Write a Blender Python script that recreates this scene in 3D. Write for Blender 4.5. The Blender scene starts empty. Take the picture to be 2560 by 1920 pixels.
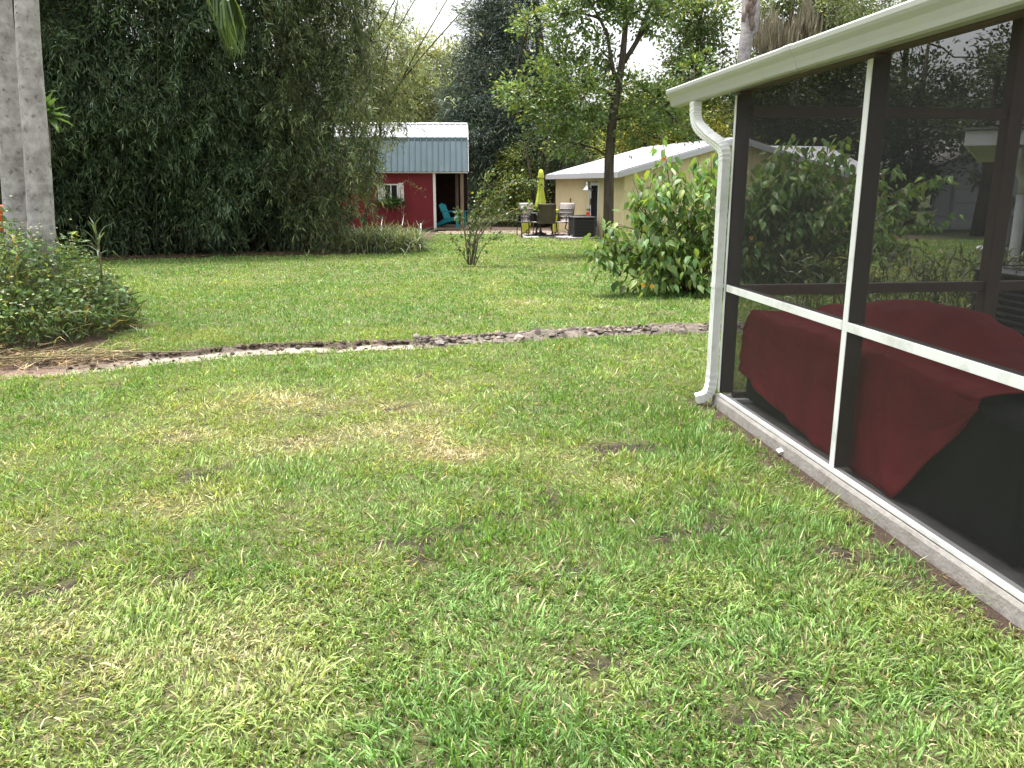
import bpy, math, random
import numpy as np
from mathutils import Vector, Matrix

R = math.radians
scene = bpy.context.scene
COL = scene.collection
rng = np.random.default_rng(7)
random.seed(7)

# ------------------------------------------------------------------ camera
CAM_H, PITCH, FPX = 1.6, R(13.6), 2050.0
cam_d = bpy.data.cameras.new('camera')
cam_d.sensor_width = 36.0
cam_d.lens = 36.0 * FPX / 2560.0
cam_d.clip_start, cam_d.clip_end = 0.05, 2000.0
cam = bpy.data.objects.new('camera', cam_d)
COL.objects.link(cam)
cam.location = (0, 0, CAM_H)
cam.rotation_euler = (R(90) - PITCH, 0, 0)
scene.camera = cam

# ------------------------------------------------------------------ sky, sun, exposure
SUN = Vector((-0.12, 0.16, 0.98)).normalized()
world = bpy.data.worlds.new('World')
scene.world = world
world.use_nodes = True
wn, wl = world.node_tree.nodes, world.node_tree.links
wn.clear()
sky = wn.new('ShaderNodeTexSky')
sky.sky_type = 'NISHITA'
sky.sun_disc = False
sky.sun_elevation = math.asin(SUN.z)
sky.sun_rotation = math.atan2(SUN.x, SUN.y)
sky.air_density, sky.dust_density, sky.ozone_density = 1.0, 6.0, 1.0
hs = wn.new('ShaderNodeHueSaturation')
hs.inputs['Saturation'].default_value = 0.22          # thin overcast: the sky is nearly white
bg = wn.new('ShaderNodeBackground')
bg.inputs['Strength'].default_value = 0.15
wo = wn.new('ShaderNodeOutputWorld')
wl.new(sky.outputs[0], hs.inputs['Color'])
wl.new(hs.outputs[0], bg.inputs['Color'])
wl.new(bg.outputs[0], wo.inputs['Surface'])
sun_d = bpy.data.lights.new('sun', 'SUN')
sun_d.energy = 2.5
sun_d.angle = R(12)
sun_d.color = (1.0, 0.97, 0.92)
sun = bpy.data.objects.new('sun', sun_d)
COL.objects.link(sun)
sun.rotation_euler = SUN.to_track_quat('Z', 'Y').to_euler()
sun.location = (10, 5, 20)
vs = scene.view_settings
vs.view_transform, vs.look, vs.gamma, vs.use_curve_mapping = 'Standard', 'None', 1.0, False
vs.exposure = 1.68
scene.cycles.max_bounces = 8
scene.cycles.transparent_max_bounces = 16

# ------------------------------------------------------------------ helpers
def at(x, y, Y):
    """point at depth Y (metres) for a position measured in the photograph"""
    a, b = (x - 1280) / FPX, (960 - y) / FPX
    d = (a, math.cos(PITCH) + math.sin(PITCH) * b, -math.sin(PITCH) + math.cos(PITCH) * b)
    t = Y / d[1]
    return np.array([d[0] * t, Y, CAM_H + d[2] * t])

def tag(o, label=None, cat=None, group=None, kind=None):
    if label: o['label'] = label
    if cat: o['category'] = cat
    if group: o['group'] = group
    if kind: o['kind'] = kind
    return o

def empty(name, loc=(0, 0, 0), rz=0.0):
    o = bpy.data.objects.new(name, None)
    COL.objects.link(o)
    o.location = loc
    o.rotation_euler = (0, 0, rz)
    o.empty_display_size = 0.2
    return o

def link(name, me, parent=None, mat=None, loc=None):
    o = bpy.data.objects.new(name, me)
    COL.objects.link(o)
    if mat is not None and not me.materials: me.materials.append(mat)
    if parent is not None: o.parent = parent
    if loc is not None: o.location = loc
    return o

def copy_tree(o, parent=None):
    c = o.copy()
    COL.objects.link(c)
    c.parent = parent
    for ch in list(o.children): copy_tree(ch, c)
    return c

class MB:
    """collects boxes, tubes and lathes into one mesh"""
    def __init__(s): s.v, s.f, s.sm = [], [], []
    def add(s, v, f, smooth=False):
        n = len(s.v)
        s.v += [tuple(map(float, p)) for p in v]
        s.f += [tuple(i + n for i in q) for q in f]
        s.sm += [smooth] * len(f)
        return s
    def box(s, lo, hi, M=None, bev=0.0):
        x0, y0, z0 = lo; x1, y1, z1 = hi
        if bev <= 0:
            v = [(x0,y0,z0),(x1,y0,z0),(x1,y1,z0),(x0,y1,z0),(x0,y0,z1),(x1,y0,z1),(x1,y1,z1),(x0,y1,z1)]
            f = [(0,3,2,1),(4,5,6,7),(0,1,5,4),(1,2,6,5),(2,3,7,6),(3,0,4,7)]
        else:
            b = bev; v = []; f = []
            for z, i in ((z0, b), (z0 + b, 0), (z1 - b, 0), (z1, b)):
                X0, X1, Y0, Y1 = x0 + i, x1 - i, y0 + i, y1 - i
                c = b if i == 0 else b * .4
                v += [(X0+c,Y0,z),(X1-c,Y0,z),(X1,Y0+c,z),(X1,Y1-c,z),(X1-c,Y1,z),(X0+c,Y1,z),(X0,Y1-c,z),(X0,Y0+c,z)]
            f.append(tuple(reversed(range(8))))
            for r in range(3):
                for k in range(8):
                    a, c = r * 8 + k, r * 8 + (k + 1) % 8
                    f.append((a, c, c + 8, a + 8))
            f.append(tuple(range(24, 32)))
        if M is not None: v = [tuple(M @ Vector(p)) for p in v]
        return s.add(v, f)
    def tube(s, pts, rad, n=8, cap=True, smooth=True, ellip=1.0):
        pts = [Vector(map(float, p)) for p in pts]
        if not hasattr(rad, '__len__'): rad = [rad] * len(pts)
        v, f = [], []
        t0 = (pts[1] - pts[0]).normalized()
        up = Vector((0, 0, 1)) if abs(t0.z) < .9 else Vector((1, 0, 0))
        nrm = t0.cross(up).normalized()
        for i, p in enumerate(pts):
            a = pts[max(i - 1, 0)]; b = pts[min(i + 1, len(pts) - 1)]
            t = (b - a).normalized()
            nrm = (nrm - t * nrm.dot(t)).normalized()
            bi = t.cross(nrm)
            for k in range(n):
                an = 2 * math.pi * k / n
                v.append(p + nrm * math.cos(an) * rad[i] + bi * math.sin(an) * rad[i] * ellip)
        for i in range(len(pts) - 1):
            for k in range(n):
                a, c = i * n + k, i * n + (k + 1) % n
                f.append((a, c, c + n, a + n))
        if cap:
            f.append(tuple(reversed(range(n))))
            f.append(tuple(range((len(pts) - 1) * n, len(pts) * n)))
        return s.add(v, f, smooth)
    def lathe(s, prof, c=(0, 0, 0), n=16, pleat=0.0, npl=8):
        v, f = [], []
        for r, z in prof:
            for k in range(n):
                a = 2 * math.pi * k / n
                rr = r * (1 + pleat * math.cos(npl * a))
                v.append((c[0] + rr * math.cos(a), c[1] + rr * math.sin(a), c[2] + z))
        for i in range(len(prof) - 1):
            for k in range(n):
                a, b = i * n + k, i * n + (k + 1) % n
                f.append((a, b, b + n, a + n))
        f.append(tuple(reversed(range(n))))
        f.append(tuple(range((len(prof) - 1) * n, len(prof) * n)))
        return s.add(v, f, True)
    def prism(s, poly, a, b, fn):
        """poly of (p,q) swept from a to b; fn(p,q,t) -> xyz"""
        n = len(poly)
        v = [fn(p, q, a) for p, q in poly] + [fn(p, q, b) for p, q in poly]
        f = [tuple(reversed(range(n))), tuple(range(n, 2 * n))]
        for k in range(n): f.append((k, (k + 1) % n, (k + 1) % n + n, k + n))
        return s.add(v, f)
    def mesh(s, name):
        me = bpy.data.meshes.new(name)
        me.from_pydata(s.v, [], s.f)
        me.polygons.foreach_set('use_smooth', s.sm)
        me.update()
        return me
    def build(s, name, mat, parent=None, loc=None):
        return link(name, s.mesh(name), parent, mat, loc)

def np_mesh(name, V, faces, smooth=False, tint=None):
    """V (n,3); faces = list of (m,k) int arrays"""
    me = bpy.data.meshes.new(name)
    V = np.ascontiguousarray(V, dtype=np.float32)
    me.vertices.add(len(V)); me.vertices.foreach_set('co', V.ravel())
    faces = [np.asarray(q, dtype=np.int32) for q in faces if len(q)]
    loops = np.concatenate([q.ravel() for q in faces])
    tot = np.concatenate([np.full(len(q), q.shape[1], np.int32) for q in faces])
    start = np.concatenate([[0], np.cumsum(tot)[:-1]]).astype(np.int32)
    me.loops.add(len(loops)); me.loops.foreach_set('vertex_index', loops.astype(np.int32))
    me.polygons.add(len(tot))
    me.polygons.foreach_set('loop_start', start)
    me.polygons.foreach_set('loop_total', tot)
    me.polygons.foreach_set('use_smooth', np.full(len(tot), smooth, bool))
    if tint is not None:
        at_ = me.attributes.new('tint', 'FLOAT_COLOR', 'POINT')
        c = np.ones((len(V), 4), np.float32); c[:, :3] = tint
        at_.data.foreach_set('color', c.ravel())
    me.update(calc_edges=True)
    return me

def grid_faces(nu, nv):
    i = np.arange((nu - 1) * (nv - 1)); a = (i // (nv - 1)) * nv + i % (nv - 1)
    return np.stack([a, a + nv, a + nv + 1, a + 1], 1)

# value noise in the plane / along a line
_tab = rng.random((256, 256))
def noise2(x, y, s=1.0, seed=0):
    x = np.asarray(x, float) / s + 37.7 * seed; y = np.asarray(y, float) / s + 91.3 * seed
    xi, yi = np.floor(x).astype(int), np.floor(y).astype(int)
    fx, fy = x - xi, y - yi
    fx, fy = fx * fx * (3 - 2 * fx), fy * fy * (3 - 2 * fy)
    g = lambda i, j: _tab[i % 256, j % 256]
    return (g(xi, yi) * (1 - fx) + g(xi + 1, yi) * fx) * (1 - fy) + (g(xi, yi + 1) * (1 - fx) + g(xi + 1, yi + 1) * fx) * fy
def fbm(x, y, s, seed=0, o=3):
    r, a, t = 0, 1.0, 0
    for k in range(o):
        r = r + a * noise2(x, y, s / 2 ** k, seed + k); t += a; a *= .5
    return r / t

def unit(v):
    return v / np.maximum(np.linalg.norm(v, axis=-1, keepdims=True), 1e-9)

KITE = (np.array([(0, 0, 0), (.42, .5, .05), (1, 0, -.06), (.42, -.5, .05)]), [np.array([(0, 1, 2, 3)])])
HEART = (np.array([(0, 0, 0), (.12, .36, .05), (.38, .5, .07), (.72, .26, .0), (1, 0, -.14),
                   (.72, -.26, .0), (.38, -.5, .07), (.12, -.36, .05), (.38, 0, .0), (.72, 0, -.05)]),
         [np.array([(0, 1, 2, 8), (8, 2, 3, 9), (0, 8, 6, 7), (8, 9, 5, 6)]), np.array([(9, 3, 4), (9, 4, 5)])])
STRAP = (np.array([(0, -.35, 0), (0, .35, 0), (.3, .5, .16), (.3, -.5, .16), (.62, .42, .18), (.62, -.42, .18), (1, 0, -.02)]),
         [np.array([(0, 3, 2, 1), (3, 5, 4, 2)]), np.array([(5, 6, 4)])])

def leaf_mesh(name, P, D, L, W, tint, tpl=KITE, Nv=None, smooth=False):
    V, F, T = leaf_arrays(P, D, L, W, tint, tpl, Nv)
    return np_mesh(name, V, F, smooth, T)

def leaf_arrays(P, D, L, W, tint, tpl=KITE, Nv=None):
    """one leaf per row: base P, axis D, length L, width W, colour tint"""
    n = len(P); T, F = tpl
    D = unit(np.asarray(D, float))
    if Nv is None:
        Nv = rng.normal(size=(n, 3)); Nv[:, 2] += 1.1
    S = unit(np.cross(Nv, D)); N = np.cross(D, S)
    L = np.broadcast_to(np.asarray(L, float), (n,)); W = np.broadcast_to(np.asarray(W, float), (n,))
    V = (P[:, None, :] + D[:, None, :] * (L[:, None] * T[None, :, 0])[..., None]
         + S[:, None, :] * (W[:, None] * T[None, :, 1])[..., None]
         + N[:, None, :] * (L[:, None] * T[None, :, 2])[..., None]).reshape(-1, 3)
    off = (np.arange(n) * len(T))
    faces = [(q[None] + off[:, None, None]).reshape(-1, q.shape[1]) for q in F]
    return V, faces, np.repeat(tint, len(T), axis=0)

def merge_arrays(parts):
    V, F, T, n = [], [], [], 0
    for v, f, t in parts:
        V.append(v); T.append(t); F += [q + n for q in f]; n += len(v)
    return np.concatenate(V), F, np.concatenate(T)

def leaf_obj(name, mat, parent, *a, **k):
    me = leaf_mesh(name, *a, **k)
    o = link(name, me, parent, mat)
    o['kind'] = 'stuff'
    return o

def tints(n, base, var=.25, warm=.12, alt=None, frac=0.0):
    b = np.tile(np.array(base, float), (n, 1))
    if alt is not None:
        m = rng.random(n) < frac
        b[m] = alt
    b *= np.exp(rng.normal(0, var, (n, 1)))
    w = rng.normal(0, warm, n)
    b[:, 0] *= np.exp(w); b[:, 2] *= np.exp(-w * .6)
    return np.clip(b, .003, .85)

# ------------------------------------------------------------------ materials
def nt(name):
    m = bpy.data.materials.new(name); m.use_nodes = True
    n, l = m.node_tree.nodes, m.node_tree.links
    return m, n, l, n['Principled BSDF']

def paint(name, col, rough=.5, spec=.4, var=.12, scale=6.0, bump=.0, bscale=60.0, metal=0.0, streak=None, dirt=None, dscale=2.0):
    m, n, l, p = nt(name)
    tc = n.new('ShaderNodeTexCoord')
    mp = n.new('ShaderNodeMapping')
    if streak: mp.inputs['Scale'].default_value = streak
    l.new(tc.outputs['Object'], mp.inputs[0])
    nz = n.new('ShaderNodeTexNoise'); nz.inputs['Scale'].default_value = scale; nz.inputs['Detail'].default_value = 6
    l.new(mp.outputs[0], nz.inputs['Vector'])
    rp = n.new('ShaderNodeValToRGB')
    rp.color_ramp.elements[0].position, rp.color_ramp.elements[1].position = .3, .72
    rp.color_ramp.elements[0].color = (*[c * (1 - var) for c in col], 1)
    rp.color_ramp.elements[1].color = (*[min(c * (1 + var * .7), 1) for c in col], 1)
    l.new(nz.outputs['Fac'], rp.inputs[0])
    out = rp.outputs[0]
    if dirt is not None:
        n2 = n.new('ShaderNodeTexNoise'); n2.inputs['Scale'].default_value = dscale; n2.inputs['Detail'].default_value = 8; n2.inputs['Roughness'].default_value = .7
        l.new(mp.outputs[0], n2.inputs['Vector'])
        r2 = n.new('ShaderNodeValToRGB'); r2.color_ramp.elements[0].position, r2.color_ramp.elements[1].position = .5, .75
        l.new(n2.outputs['Fac'], r2.inputs[0])
        mx = n.new('ShaderNodeMix'); mx.data_type = 'RGBA'
        l.new(r2.outputs[0], mx.inputs[0]); l.new(out, mx.inputs[6]); mx.inputs[7].default_value = (*dirt, 1)
        out = mx.outputs[2]
    l.new(out, p.inputs['Base Color'])
    p.inputs['Roughness'].default_value = rough
    p.inputs['Specular IOR Level'].default_value = spec
    p.inputs['Metallic'].default_value = metal
    if bump:
        nb = n.new('ShaderNodeTexNoise'); nb.inputs['Scale'].default_value = bscale; nb.inputs['Detail'].default_value = 5
        l.new(mp.outputs[0], nb.inputs['Vector'])
        bp = n.new('ShaderNodeBump'); bp.inputs['Strength'].default_value = bump; bp.inputs['Distance'].default_value = .02
        l.new(nb.outputs['Fac'], bp.inputs['Height']); l.new(bp.outputs[0], p.inputs['Normal'])
    return m

def leafmat(name, trans=.35, rough=.45, spec=.35, warm=(1.25, 1.15, .55)):
    m, n, l, p = nt(name)
    a = n.new('ShaderNodeAttribute'); a.attribute_name = 'tint'
    l.new(a.outputs['Color'], p.inputs['Base Color'])
    p.inputs['Roughness'].default_value = rough
    p.inputs['Specular IOR Level'].default_value = spec
    mul = n.new('ShaderNodeMix'); mul.data_type = 'RGBA'; mul.blend_type = 'MULTIPLY'; mul.inputs[0].default_value = 1
    l.new(a.outputs['Color'], mul.inputs[6]); mul.inputs[7].default_value = (*warm, 1)
    t = n.new('ShaderNodeBsdfTranslucent'); l.new(mul.outputs[2], t.inputs['Color'])
    mx = n.new('ShaderNodeMixShader'); mx.inputs[0].default_value = trans
    l.new(p.outputs[0], mx.inputs[1]); l.new(t.outputs[0], mx.inputs[2])
    l.new(mx.outputs[0], n['Material Output'].inputs['Surface'])
    return m

def tintmat(name, rough=.9, nscale=40.0, bump=.5, spec=.2):
    """colour from the surface's own tint attribute, broken up by fine noise"""
    m, n, l, p = nt(name)
    a = n.new('ShaderNodeAttribute'); a.attribute_name = 'tint'
    tc = n.new('ShaderNodeTexCoord')
    nz = n.new('ShaderNodeTexNoise'); nz.inputs['Scale'].default_value = nscale; nz.inputs['Detail'].default_value = 8; nz.inputs['Roughness'].default_value = .7
    l.new(tc.outputs['Object'], nz.inputs['Vector'])
    rp = n.new('ShaderNodeValToRGB'); rp.color_ramp.elements[0].position, rp.color_ramp.elements[1].position = .25, .75
    rp.color_ramp.elements[0].color = (.45, .43, .4, 1); rp.color_ramp.elements[1].color = (1.35, 1.3, 1.25, 1)
    l.new(nz.outputs['Fac'], rp.inputs[0])
    mx = n.new('ShaderNodeMix'); mx.data_type = 'RGBA'; mx.blend_type = 'MULTIPLY'; mx.inputs[0].default_value = 1
    l.new(a.outputs['Color'], mx.inputs[6]); l.new(rp.outputs[0], mx.inputs[7])
    l.new(mx.outputs[2], p.inputs['Base Color'])
    p.inputs['Roughness'].default_value = rough; p.inputs['Specular IOR Level'].default_value = spec
    bp = n.new('ShaderNodeBump'); bp.inputs['Strength'].default_value = bump; bp.inputs['Distance'].default_value = .02
    l.new(nz.outputs['Fac'], bp.inputs['Height']); l.new(bp.outputs[0], p.inputs['Normal'])
    return m

def barkmat(name, c0, c1, scale=8.0, stretch=(1, 1, .25), bump=.7, rings=False, spots=None):
    m, n, l, p = nt(name)
    tc = n.new('ShaderNodeTexCoord'); mp = n.new('ShaderNodeMapping'); mp.inputs['Scale'].default_value = stretch
    l.new(tc.outputs['Object'], mp.inputs[0])
    nz = n.new('ShaderNodeTexNoise'); nz.inputs['Scale'].default_value = scale; nz.inputs['Detail'].default_value = 8; nz.inputs['Roughness'].default_value = .68
    l.new(mp.outputs[0], nz.inputs['Vector'])
    rp = n.new('ShaderNodeValToRGB'); rp.color_ramp.elements[0].position, rp.color_ramp.elements[1].position = .32, .68
    rp.color_ramp.elements[0].color = (*c0, 1); rp.color_ramp.elements[1].color = (*c1, 1)
    l.new(nz.outputs['Fac'], rp.inputs[0])
    out = rp.outputs[0]; h = nz.outputs['Fac']
    if rings:
        m2 = n.new('ShaderNodeMapping'); m2.inputs['Scale'].default_value = (.6, .6, 9.0)
        l.new(tc.outputs['Object'], m2.inputs[0])
        n2 = n.new('ShaderNodeTexNoise'); n2.inputs['Scale'].default_value = 1.3; n2.inputs['Detail'].default_value = 4
        l.new(m2.outputs[0], n2.inputs['Vector'])
        r2 = n.new('ShaderNodeValToRGB'); r2.color_ramp.elements[0].position, r2.color_ramp.elements[1].position = .30, .58
        r2.color_ramp.elements[0].color = (.55, .52, .5, 1); r2.color_ramp.elements[1].color = (1, 1, 1, 1)
        l.new(n2.outputs['Fac'], r2.inputs[0])
        mx = n.new('ShaderNodeMix'); mx.data_type = 'RGBA'; mx.blend_type = 'MULTIPLY'; mx.inputs[0].default_value = .42
        l.new(out, mx.inputs[6]); l.new(r2.outputs[0], mx.inputs[7]); out = mx.outputs[2]
    if spots is not None:
        n3 = n.new('ShaderNodeTexNoise'); n3.inputs['Scale'].default_value = 14; n3.inputs['Detail'].default_value = 10; n3.inputs['Roughness'].default_value = .75
        l.new(tc.outputs['Object'], n3.inputs['Vector'])
        r3 = n.new('ShaderNodeValToRGB'); r3.color_ramp.elements[0].position, r3.color_ramp.elements[1].position = .55, .66
        l.new(n3.outputs['Fac'], r3.inputs[0])
        mx = n.new('ShaderNodeMix'); mx.data_type = 'RGBA'
        l.new(r3.outputs[0], mx.inputs[0]); l.new(out, mx.inputs[6]); mx.inputs[7].default_value = (*spots, 1); out = mx.outputs[2]
    l.new(out, p.inputs['Base Color'])
    p.inputs['Roughness'].default_value = .85; p.inputs['Specular IOR Level'].default_value = .2
    bp = n.new('ShaderNodeBump'); bp.inputs['Strength'].default_value = bump; bp.inputs['Distance'].default_value = .03
    l.new(h, bp.inputs['Height']); l.new(bp.outputs[0], p.inputs['Normal'])
    return m

def screenmat(name, open_=.55, col=(.014, .014, .015)):
    m, n, l, p = nt(name)
    p.inputs['Base Color'].default_value = (*col, 1); p.inputs['Roughness'].default_value = .55; p.inputs['Specular IOR Level'].default_value = .25
    t = n.new('ShaderNodeBsdfTransparent')
    mx = n.new('ShaderNodeMixShader')
    tc = n.new('ShaderNodeTexCoord'); nz = n.new('ShaderNodeTexNoise'); nz.inputs['Scale'].default_value = 3
    l.new(tc.outputs['Object'], nz.inputs['Vector'])
    mr = n.new('ShaderNodeMapRange'); mr.inputs[3].default_value = open_ - .04; mr.inputs[4].default_value = open_ + .04
    l.new(nz.outputs['Fac'], mr.inputs[0]); l.new(mr.outputs[0], mx.inputs[0])
    l.new(p.outputs[0], mx.inputs[1]); l.new(t.outputs[0], mx.inputs[2])
    l.new(mx.outputs[0], n['Material Output'].inputs['Surface'])
    return m

M = {
    'grass': leafmat('grass_blades', .35, .5, .3),
    'leaf': leafmat('leaves', .45),
    'leaf_gloss': leafmat('glossy_leaves', .42, .34, .45),
    'needle': leafmat('needles', .2, .6, .2),
    'bamboo_leaf': leafmat('bamboo_leaves', .3, .45, .35),
    'ground': tintmat('ground_soil', .95, 70, 1.0),
    'sand': tintmat('sandy_soil', .95, 25, .8),
    'straw': leafmat('straw', .15, .7, .2, (1.1, 1.0, .8)),
    'moss': leafmat('hanging_moss', .3, .8, .1, (1.1, 1.05, .9)),
    'petal': leafmat('petals', .3, .5, .2, (1.1, 1.05, .7)),
    'palm_bark': barkmat('palm_bark', (.23, .212, .206), (.54, .51, .50), 6, (1, 1, .8), .5, True, (.12, .108, .105)),
    'bark': barkmat('bark', (.035, .028, .022), (.11, .09, .07), 10, (1, 1, .2), 1.0),
    'bark_light': barkmat('light_bark', (.10, .075, .06), (.27, .21, .18), 6, (1, 1, .3), 1.0),
    'culm': barkmat('bamboo_culm', (.045, .05, .025), (.12, .125, .06), 5, (1, 1, .3), .2),
    'twig': barkmat('twig', (.07, .06, .03), (.20, .17, .10), 12, (1, 1, .3), .4),
    'white': paint('white_aluminium', (.80, .81, .80), .38, .5, .05, 4, dirt=(.52, .53, .49), dscale=5),
    'gutter': paint('gutter_white', (.43, .44, .40), .35, .5, .05, 3, dirt=(.38, .40, .33), dscale=3, streak=(1, 1, 1)),
    'bronze': paint('bronze_frame', (.105, .075, .072), .5, .3, .10, 8),
    'brownwood': paint('brown_painted_wood', (.17, .115, .108), .6, .3, .12, 6, bump=.1, bscale=30),
    'concrete': paint('concrete', (.36, .335, .31), .9, .2, .18, 14, .22, 60, dirt=(.22, .19, .16), dscale=6),
    'slab': paint('patio_slab', (.22, .21, .205), .85, .2, .2, 10, .3, 80),
    'ceiling': paint('ceiling_white', (.62, .62, .60), .6, .3, .05, 4),
    'shingle': paint('shingle', (.20, .19, .175), .95, .1, .3, 18, .6, 60),
    'red_cloth': paint('red_cloth', (.42, .042, .058), .8, .15, .16, 5, .55, 11),
    'black_cover': paint('black_cover', (.012, .012, .013), .55, .3, .2, 6, .2, 120),
    'shed_red': paint('barn_red', (.17, .019, .026), .6, .3, .12, 3, .15, 20, streak=(1, 1, .3)),
    'shed_white': paint('trim_white', (.78, .78, .76), .5, .4, .05, 5, dirt=(.55, .54, .5), dscale=4),
    'shed_roof': paint('blue_grey_metal', (.072, .112, .130), .45, .4, .10, 3, dirt=(.10, .138, .152), dscale=2, streak=(1, 1, .4)),
    'sky_lit_roof': paint('sky_lit_metal', (.30, .31, .33), .42, .5, .12, 3, metal=.2),  # upper slope: sky reflection put into a lighter copy of the roof metal
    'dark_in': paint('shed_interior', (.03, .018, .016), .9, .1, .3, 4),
    'post_wood': paint('treated_post', (.20, .155, .11), .85, .15, .2, 10, .3, 40, streak=(1, 1, .15)),
    'glass': paint('dark_glass', (.02, .024, .026), .06, .6, .1, 3),
    'yellow_wall': paint('yellow_siding', (.60, .515, .315), .65, .25, .06, 3, .1, 20),
    'roof_white': paint('white_metal_roof', (.46, .455, .49), .42, .4, .08, 3, dirt=(.38, .38, .41), dscale=3),
    'door_white': paint('door_white', (.72, .76, .76), .4, .4, .05, 3),
    'dark_metal': paint('dark_metal', (.022, .021, .02), .45, .4, .2, 10),
    'sling': paint('taupe_sling', (.30, .265, .25), .7, .25, .1, 12, .2, 300),
    'sling_brown': paint('brown_sling', (.105, .085, .065), .7, .25, .1, 12, .2, 300),
    'turquoise': paint('turquoise_plastic', (.03, .30, .37), .4, .4, .08, 5),
    'lime': paint('lime_canvas', (.45, .50, .07), .75, .2, .1, 6, .2, 120),
    'ac_grey': paint('ac_grey', (.055, .055, .06), .5, .4, .12, 8),
    'ac_dark': paint('ac_dark', (.018, .018, .02), .6, .3, .2, 8),
    'galv': paint('galvanised', (.55, .55, .56), .28, .6, .08, 5, metal=.8),
    'paver': paint('patio_paver', (.21, .155, .135), .9, .2, .25, 7, .3, 50),
    'pad': paint('concrete_pad', (.42, .40, .38), .9, .2, .15, 8, .3, 60),
    'orange': paint('orange_plastic', (.60, .09, .03), .5, .4, .1, 5),
    'grey_wall': paint('pale_grey_siding', (.30, .31, .33), .7, .2, .08, 3),
    'olive_wall': paint('olive_wall', (.07, .07, .055), .8, .2, .15, 4, .2, 30),
    'wire': paint('black_wire', (.02, .02, .02), .6, .3, .1, 5),
    'terracotta': paint('planter', (.13, .06, .04), .8, .2, .15, 8),
}

# ------------------------------------------------------------------ layout of the porch
A = np.array([1.542, 5.942]); U = np.array([.1218, -.9926]); Vv = np.array([.9926, .1218])
def pp(u, v, z):                      # porch coordinates: u along the side wall, v into the porch
    q = A + U * u + Vv * v
    return (q[0], q[1], z)
def in_porch(x, y, m=0.0):
    q0, q1 = x - A[0], y - A[1]
    u = q0 * U[0] + q1 * U[1]; v = q0 * Vv[0] + q1 * Vv[1]
    return (v > -.04 - m) & (u > -.08 - m) & (v < 8) & (u < 9)

# ------------------------------------------------------------------ ground
TRX = np.array([-7.0, -4.6, -3.7, -2.6, -1.6, -.8, .1, .75, 1.5, 2.2, 3.6])
TRY = np.array([6.75, 7.10, 7.42, 8.08, 8.26, 8.36, 8.62, 8.84, 9.02, 9.14, 9.3])
def tr_y(x): return np.interp(x, TRX, TRY)
def tr_half(x): return np.interp(x, [-7, -4.5, -3.9, -2.8, -1.0, -.6, 4], [.30, .36, .37, .29, .22, .17, .17])
# bed behind the lawn: line between lawn and bamboo / planting (y as a function of x)
EDX = np.array([-16, -9.3, -8.0, -6, -4.3, -3.6, -2.9, -2.55, -2.5])
EDY = np.array([15.6, 17.8, 18.6, 19.3, 19.7, 19.8, 20.1, 21.2, 29.5])
def beyond_edge(x, y):
    e = np.interp(x, EDX, EDY) + .35 * (noise2(x, y, .7, 3) - .5)
    return ((x < -2.5) & (y > e)) | (y > 29.6 + .0 * x) | ((x > 0.2) & (y > 26.0)) | ((x > 1.3) & (y > 25.2))
def left_bed(x, y):
    return ((x + 6.0) / 1.95) ** 2 + ((y - 8.75) / 1.75) ** 2 + .35 * (noise2(x, y, .5, 5) - .5)
DRY = [(-1.36, 5.86, .75, .45, .95), (.37, 4.21, .55, .3, .85), (-1.0, 5.2, .6, .35, .55), (-.14, 2.55, .30, .16, .8), (-2.24, 5.16, .35, .22, .7),
       (.33, 2.38, .45, .15, .55), (-.43, 4.75, .4, .22, .8), (.11, 11.3, .35, 1.2, .7), (.6, 10.1, .9, .4, .8), (-.25, 13.2, .22, 1.2, .55), (-1.5, 2.5, .5, .2, .6),
       (-.85, 2.25, .35, .15, .5), (-1.74, 3.92, .5, .25, .55), (.1, 3.9, .7, .2, .5), (-.2, 6.4, .6, .3, .45), (-.62, 5.1, .22, .5, .8), (1.5, 9.9, .5, .25, .5),
       (.75, 3.0, .4, .2, .4), (-2.9, 4.7, .4, .25, .5), (1.9, 10.4, .25, .12, .9), (1.35, 10.9, .2, .1, .8)]
LUSH = [(-.04, 2.12, .55, .28, .9), (1.15, 5.0, .45, .9, .8), (-1.5, 4.3, .5, .35, .5), (.55, 3.6, .6, .5, .6), (1.2, 3.6, .6, .9, .8), (-.2, 3.5, .4, .4, .4), (-1.2, 3.2, .4, .3, .4)]
def patches(L, x, y):
    r = np.zeros_like(x, dtype=float)
    for cx, cy, a, b, w in L:
        d = ((x - cx) / a) ** 2 + ((y - cy) / b) ** 2
        r = np.maximum(r, .85 * w * np.exp(-d * .9))
    return r
def dryness(x, y):
    n = fbm(x, y, 1.3, 11, 4); n2 = fbm(x, y, .28, 17, 2)
    d = 1.9 * (n - .56) + .9 * (n2 - .5) + patches(DRY, x, y) * (.55 + .9 * n2) - .7 * patches(LUSH, x, y)
    d = np.where(y > 9.3, d - .26, d - .10)
    return d
def bare(x, y):                       # gaps between sods where dark soil shows
    g = np.abs(fbm(x, y, .85, 23, 3) - .5)
    h = noise2(x, y, .33, 29)
    b = (g < .016) & (h > .55) & (y < 7.0)
    for cx, cy, r in ((.69, 3.49, .07), (-.55, 3.48, .10), (1.45, 3.35, .14), (1.7, 3.1, .15), (1.25, 3.65, .09), (.28, 2.52, .09), (.85, 2.40, .10), (-.1, 2.35, .06), (-1.3, 3.0, .07), (1.35, 10.95, .1), (1.9, 10.45, .16), (.72, 11.0, .07), (-1.55, 6.2, .12), (-.75, 6.9, .1)):
        b |= ((x - cx) / 1.5) ** 2 + (y - cy) ** 2 < (r * (.36 + .62 * noise2(x, y, .05, 31))) ** 2
    return b
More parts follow.
